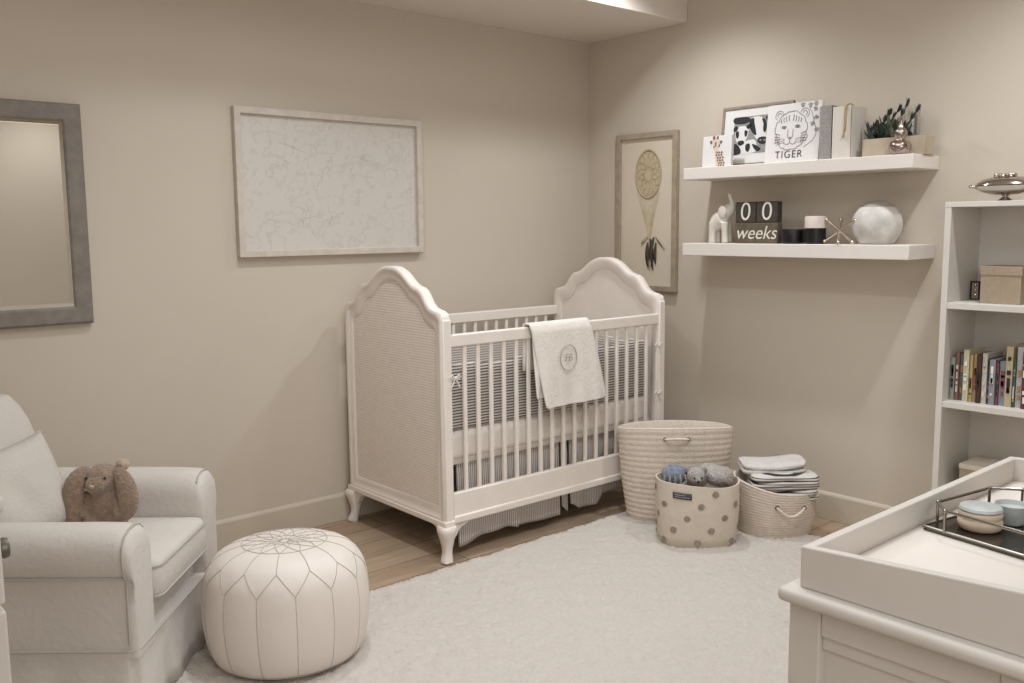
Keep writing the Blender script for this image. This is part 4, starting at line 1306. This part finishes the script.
# end panels: stiles, rails and recessed panel
for x, s in ((bx0, 1), (bx1, -1)):
    b = MB()
    b.b2(*D(x, x + s * .03, by1 - .06, by1, RUGZ, DZ - .026)); b.b2(*D(x, x + s * .03, by0, by0 + .06, RUGZ, DZ - .026))
    b.b2(*D(x + s * .003, x + s * .03, by0 + .06, by1 - .06, DZ - .080, DZ - .026)); b.b2(*D(x + s * .003, x + s * .03, by0 + .06, by1 - .06, .06, .13))
    b.build('end_frame', 'white', dr, bevel=.003, smooth=False)
    b = MB(); b.b2(*D(x + s * .010, x + s * .03, by0 + .06, by1 - .06, DZ - .105, DZ - .080)); b.build('panel_moulding', 'white', dr, bevel=.002, smooth=False)
    MB().b2(*D(x + s * .016, x + s * .024, by0 + .055, by1 - .055, .12, DZ - .06)).build('end_panel', 'white', dr, smooth=False)
MB().b2(*D(bx0 + .02, bx1 - .02, by0, by0 + .01, .08, DZ - .03)).build('back_panel', 'white', dr, smooth=False)
b = MB(); b.b2(*D(bx0 + .03, bx1 - .03, by1 - .02, by1 - .004, .06, .10))
b.b2(*D(bx0 + .03, bx1 - .03, by1 - .02, by1 - .004, DZ - .05, DZ - .026)); b.b2(*D((bx0 + bx1) / 2 - .015, (bx0 + bx1) / 2 + .015, by1 - .02, by1 - .004, .10, DZ - .05))
b.build('front_frame', 'white', dr, smooth=False, bevel=.002)
zs = [(.105, .30), (.308, .50), (.508, .705)]
for z0, z1 in zs:
    for k in (0, 1):
        xa = bx0 + .034 + k * ((bx1 - bx0) / 2 - .017); xb = xa + (bx1 - bx0) / 2 - .053
        d_ = MB().b2(*D(xa, xb, by1 - .022, by1, z0, z1)).build('drawer', 'white', dr, bevel=.003, smooth=False)
        b = MB(); b.lathe([(.0, -.002), (.009, 0), (.007, .012), (.014, .02), (.014, .026), (.0, .030)], 16, c=((xa + xb) / 2 - cx, by1 - cy, (z0 + z1) / 2 - RUGZ), axis='Y', cap=False); b.build('knob', 'chrome', d_)
# changing tray: front side lower than the back
TX0, TX1, TYF, TYB = DX + .028, DX + DLN - .30, DYF - .030, DYB + .012
tr = thing('changing_tray', 'white open changing tray with raised sides on top of the dresser', 'changing tray', ((TX0 + TX1) / 2, (TYF + TYB) / 2, DZ))
tcx, tcy = (TX0 + TX1) / 2, (TYF + TYB) / 2
hF, hB, tw = .074, .100, .018
def side(x):
    pts = [(x - tcx, TYF - tcy, 0), (x - tcx, TYB - tcy, 0), (x - tcx, TYB - tcy, hB), (x - tcx, TYF - tcy, hF)]
    b = MB(); b.prism(pts, (tw, 0, 0)); b.build('side_panel', 'white', tr, bevel=.003, smooth=False)
side(TX0); side(TX1 - tw)
MB().b2(TX0 + tw - tcx, TX1 - tw - tcx, TYF - tw - tcy, TYF - tcy, 0, hF).build('front_panel', 'white', tr, bevel=.003, smooth=False)
MB().b2(TX0 + tw - tcx, TX1 - tw - tcx, TYB - tcy, TYB + tw - tcy, 0, hB).build('rear_panel', 'white', tr, bevel=.003, smooth=False)
MB().b2(TX0 + tw - tcx, TX1 - tw - tcx, TYB + tw - tcy, TYF - tw - tcy, .001, .022).build('pad', 'pad', tr, bevel=.004)
# metal gallery tray
GZ = DZ + .0225
GR = -.17
ha, hb = .135, .125
gox, goy = -2.125 + ha * math.cos(GR) + hb * math.sin(GR), -2.972 + ha * math.sin(GR) - hb * math.cos(GR)
gt = thing('mirrored_gallery_tray', 'dark mirrored tray with a metal gallery rail inside the changing tray', 'tray', (gox, goy, GZ), rz=GR)
MB().b2(-ha, ha, -hb, hb, 0, .008).build('mirror_base', 'tray', gt, bevel=.001, smooth=False)
b = MB()
b.tube([(-ha, -hb, .008), (ha, -hb, .008), (ha, hb, .008), (-ha, hb, .008)], .003, 6, closed=True)
b.build('base_rim', 'chrome', gt)
c = .045; zr = .050
octo = [(-ha + c, -hb), (ha - c, -hb), (ha, -hb + c), (ha, hb - c), (ha - c, hb), (-ha + c, hb), (-ha, hb - c), (-ha, -hb + c)]
b = MB(); b.tube([(x, y, zr) for x, y in octo], .0032, 8, closed=True); b.build('gallery_rail', 'chrome', gt)
for x, y in octo:
    b = MB(); b.tube([(x, y, .006), (x, y, zr)], .003, 8); b.ball((x, y, zr), .0045, 8, 6); b.build('post', 'chrome', gt)
# stacked pot and lid
pp = thing('stoneware_pot', 'small round pale stoneware pot standing on the mirrored tray', 'pot', (-2.062, -3.055, GZ + .0085))
b = MB(); b.lathe([(0.0, 0.0), (0.0328, 0.0), (0.0385, 0.0041), (0.041, 0.0115), (0.041, 0.018), (0.0369, 0.023), (0.0394, 0.0271), (0.041, 0.0328), (0.0385, 0.0377), (0.0, 0.0377)], 32, cap=False); b.build('pot_body', 'pot', pp, ang=.9)
b = MB(); b.lathe([(0.0, 0.0381), (0.0377, 0.0381), (0.0402, 0.041), (0.0377, 0.0459), (0.0246, 0.0484), (0.0, 0.0492)], 32, cap=False); b.build('lid', 'potlid', pp, ang=.9)
ps = thing('pale_blue_dish', 'shallow pale blue dish behind the stoneware pot on the mirrored tray', 'dish', (-1.985, -3.085, GZ + .0085))
b = MB(); b.lathe([(0.0, 0.0), (0.0197, 0.0), (0.023, 0.0033), (0.0303, 0.0328), (0.0328, 0.041), (0.0303, 0.041), (0.0271, 0.0328), (0.0, 0.0279)], 28, cap=False); b.build('dish_bowl', 'potlid', ps, ang=.9)

# ------------------------------------------------------------------ chest of drawers at the extreme left
ch = thing('tall_chest', 'white chest of drawers cut off by the left edge of the picture', 'chest of drawers', (-3.866, -2.14, 0))
# front faces +x
hx, hy, hz = .21, .34, 1.06
MB().b2(-hx, hx - .02, -hy, hy, .0, hz - .025).build('chest_body', 'white', ch, bevel=.004, smooth=False)
MB().b2(-hx - .005, hx + .003, -hy - .012, hy + .012, hz - .025, hz).build('chest_top', 'white', ch, bevel=.008, seg=3)
for z0, z1 in ((.09, .37), (.38, .66), (.67, .90), (.91, 1.025)):
    d_ = MB().b2(hx - .02, hx, -hy + .012, hy - .012, z0, z1).build('drawer', 'white', ch, bevel=.003, smooth=False)
    for yy in ((-hy * .80, hy * .80) if z0 > .9 else (0,)):
        b = MB(); b.lathe([(.0, -.001), (.006, 0), (.005, .006), (.013, .009), (.0145, .014), (.013, .019), (.0, .021)], 20, c=(hx, yy, (z0 + z1) / 2), axis='X', cap=False)
        b.build('knob', 'knobmetal', d_, ang=.9)

# ------------------------------------------------------------------ lights
def spot(name, loc, power, ang=140, blend=1.0, r=.045, col=(.905, .95, 1), tgt=None):
    l = bpy.data.lights.new(name, 'SPOT'); l.energy = power; l.spot_size = math.radians(ang); l.spot_blend = blend
    l.shadow_soft_size = r; l.color = col
    o = bpy.data.objects.new(name, l); COL.objects.link(o); o.location = loc
    if tgt:
        d = Vector(tgt) - Vector(loc); o.rotation_euler = d.to_track_quat('-Z', 'Y').to_euler()
    return o
P0 = 60
spot('recessed_light_a', (-.66, -1.0, 2.66), P0)
spot('recessed_light_b', (-.70, -2.62, 2.66), P0)
spot('recessed_light_c', (-2.2, -1.05, 2.66), P0 * .85)
spot('recessed_light_d', (-2.2, -2.4, 2.66), P0 * .7)
spot('recessed_light_e', (-3.75, -2.3, 2.66), P0 * .12)
spot('mirror_fill_spot', (-1.75, -3.95, 2.66), 42, ang=95, tgt=(-1.75, -4.7, 1.3))  # added spot, brightens the front wall that the mirror reflects
def area(name, loc, sx, sy, power, col, tgt):
    l = bpy.data.lights.new(name, 'AREA'); l.shape = 'RECTANGLE'; l.size = sx; l.size_y = sy; l.energy = power; l.color = col
    o = bpy.data.objects.new(name, l); COL.objects.link(o); o.location = loc
    d = Vector(tgt) - Vector(loc); o.rotation_euler = d.to_track_quat('-Z', 'Y').to_euler()
    return o
area('front_fill_light', (-3.3, -4.55, 1.7), 1.5, 1.3, 30, (.905, .95, 1), (-1.6, -.5, .6))  # soft fill added behind the camera; there is no window here
area('overhead_fill_light', (-2.3, -2.1, 2.70), 2.0, 1.5, 20, (.905, .95, 1), (-2.3, -2.1, 0))  # added soft overhead fill, not a fixture of the room
w = bpy.data.worlds.new('world'); scene.world = w; w.use_nodes = True
w.node_tree.nodes['Background'].inputs[0].default_value = (.9, .85, .78, 1); w.node_tree.nodes['Background'].inputs[1].default_value = .3

# ------------------------------------------------------------------ camera
yaw, pitch, roll, F = -.7212, -.1244, -.0089, 919.4886
f = Vector((-math.sin(yaw) * math.cos(pitch), math.cos(yaw) * math.cos(pitch), math.sin(pitch)))
r = Vector((math.cos(yaw), math.sin(yaw), 0)); u = r.cross(f)
r2 = r * math.cos(roll) + u * math.sin(roll); u2 = r2.cross(f)
cam = bpy.data.cameras.new('camera'); co = bpy.data.objects.new('camera', cam); COL.objects.link(co)
mtx = Matrix((( r2.x, u2.x, -f.x, -3.9161), (r2.y, u2.y, -f.y, -3.7671), (r2.z, u2.z, -f.z, 1.3922), (0, 0, 0, 1)))
co.matrix_world = mtx
cam.sensor_fit = 'HORIZONTAL'; cam.sensor_width = 36; cam.lens = F / 1024 * 36; cam.clip_start = .02
scene.camera = co
scene.view_settings.view_transform = 'Standard'
scene.view_settings.look = 'None'
scene.view_settings.exposure = 0
scene.view_settings.gamma = 1
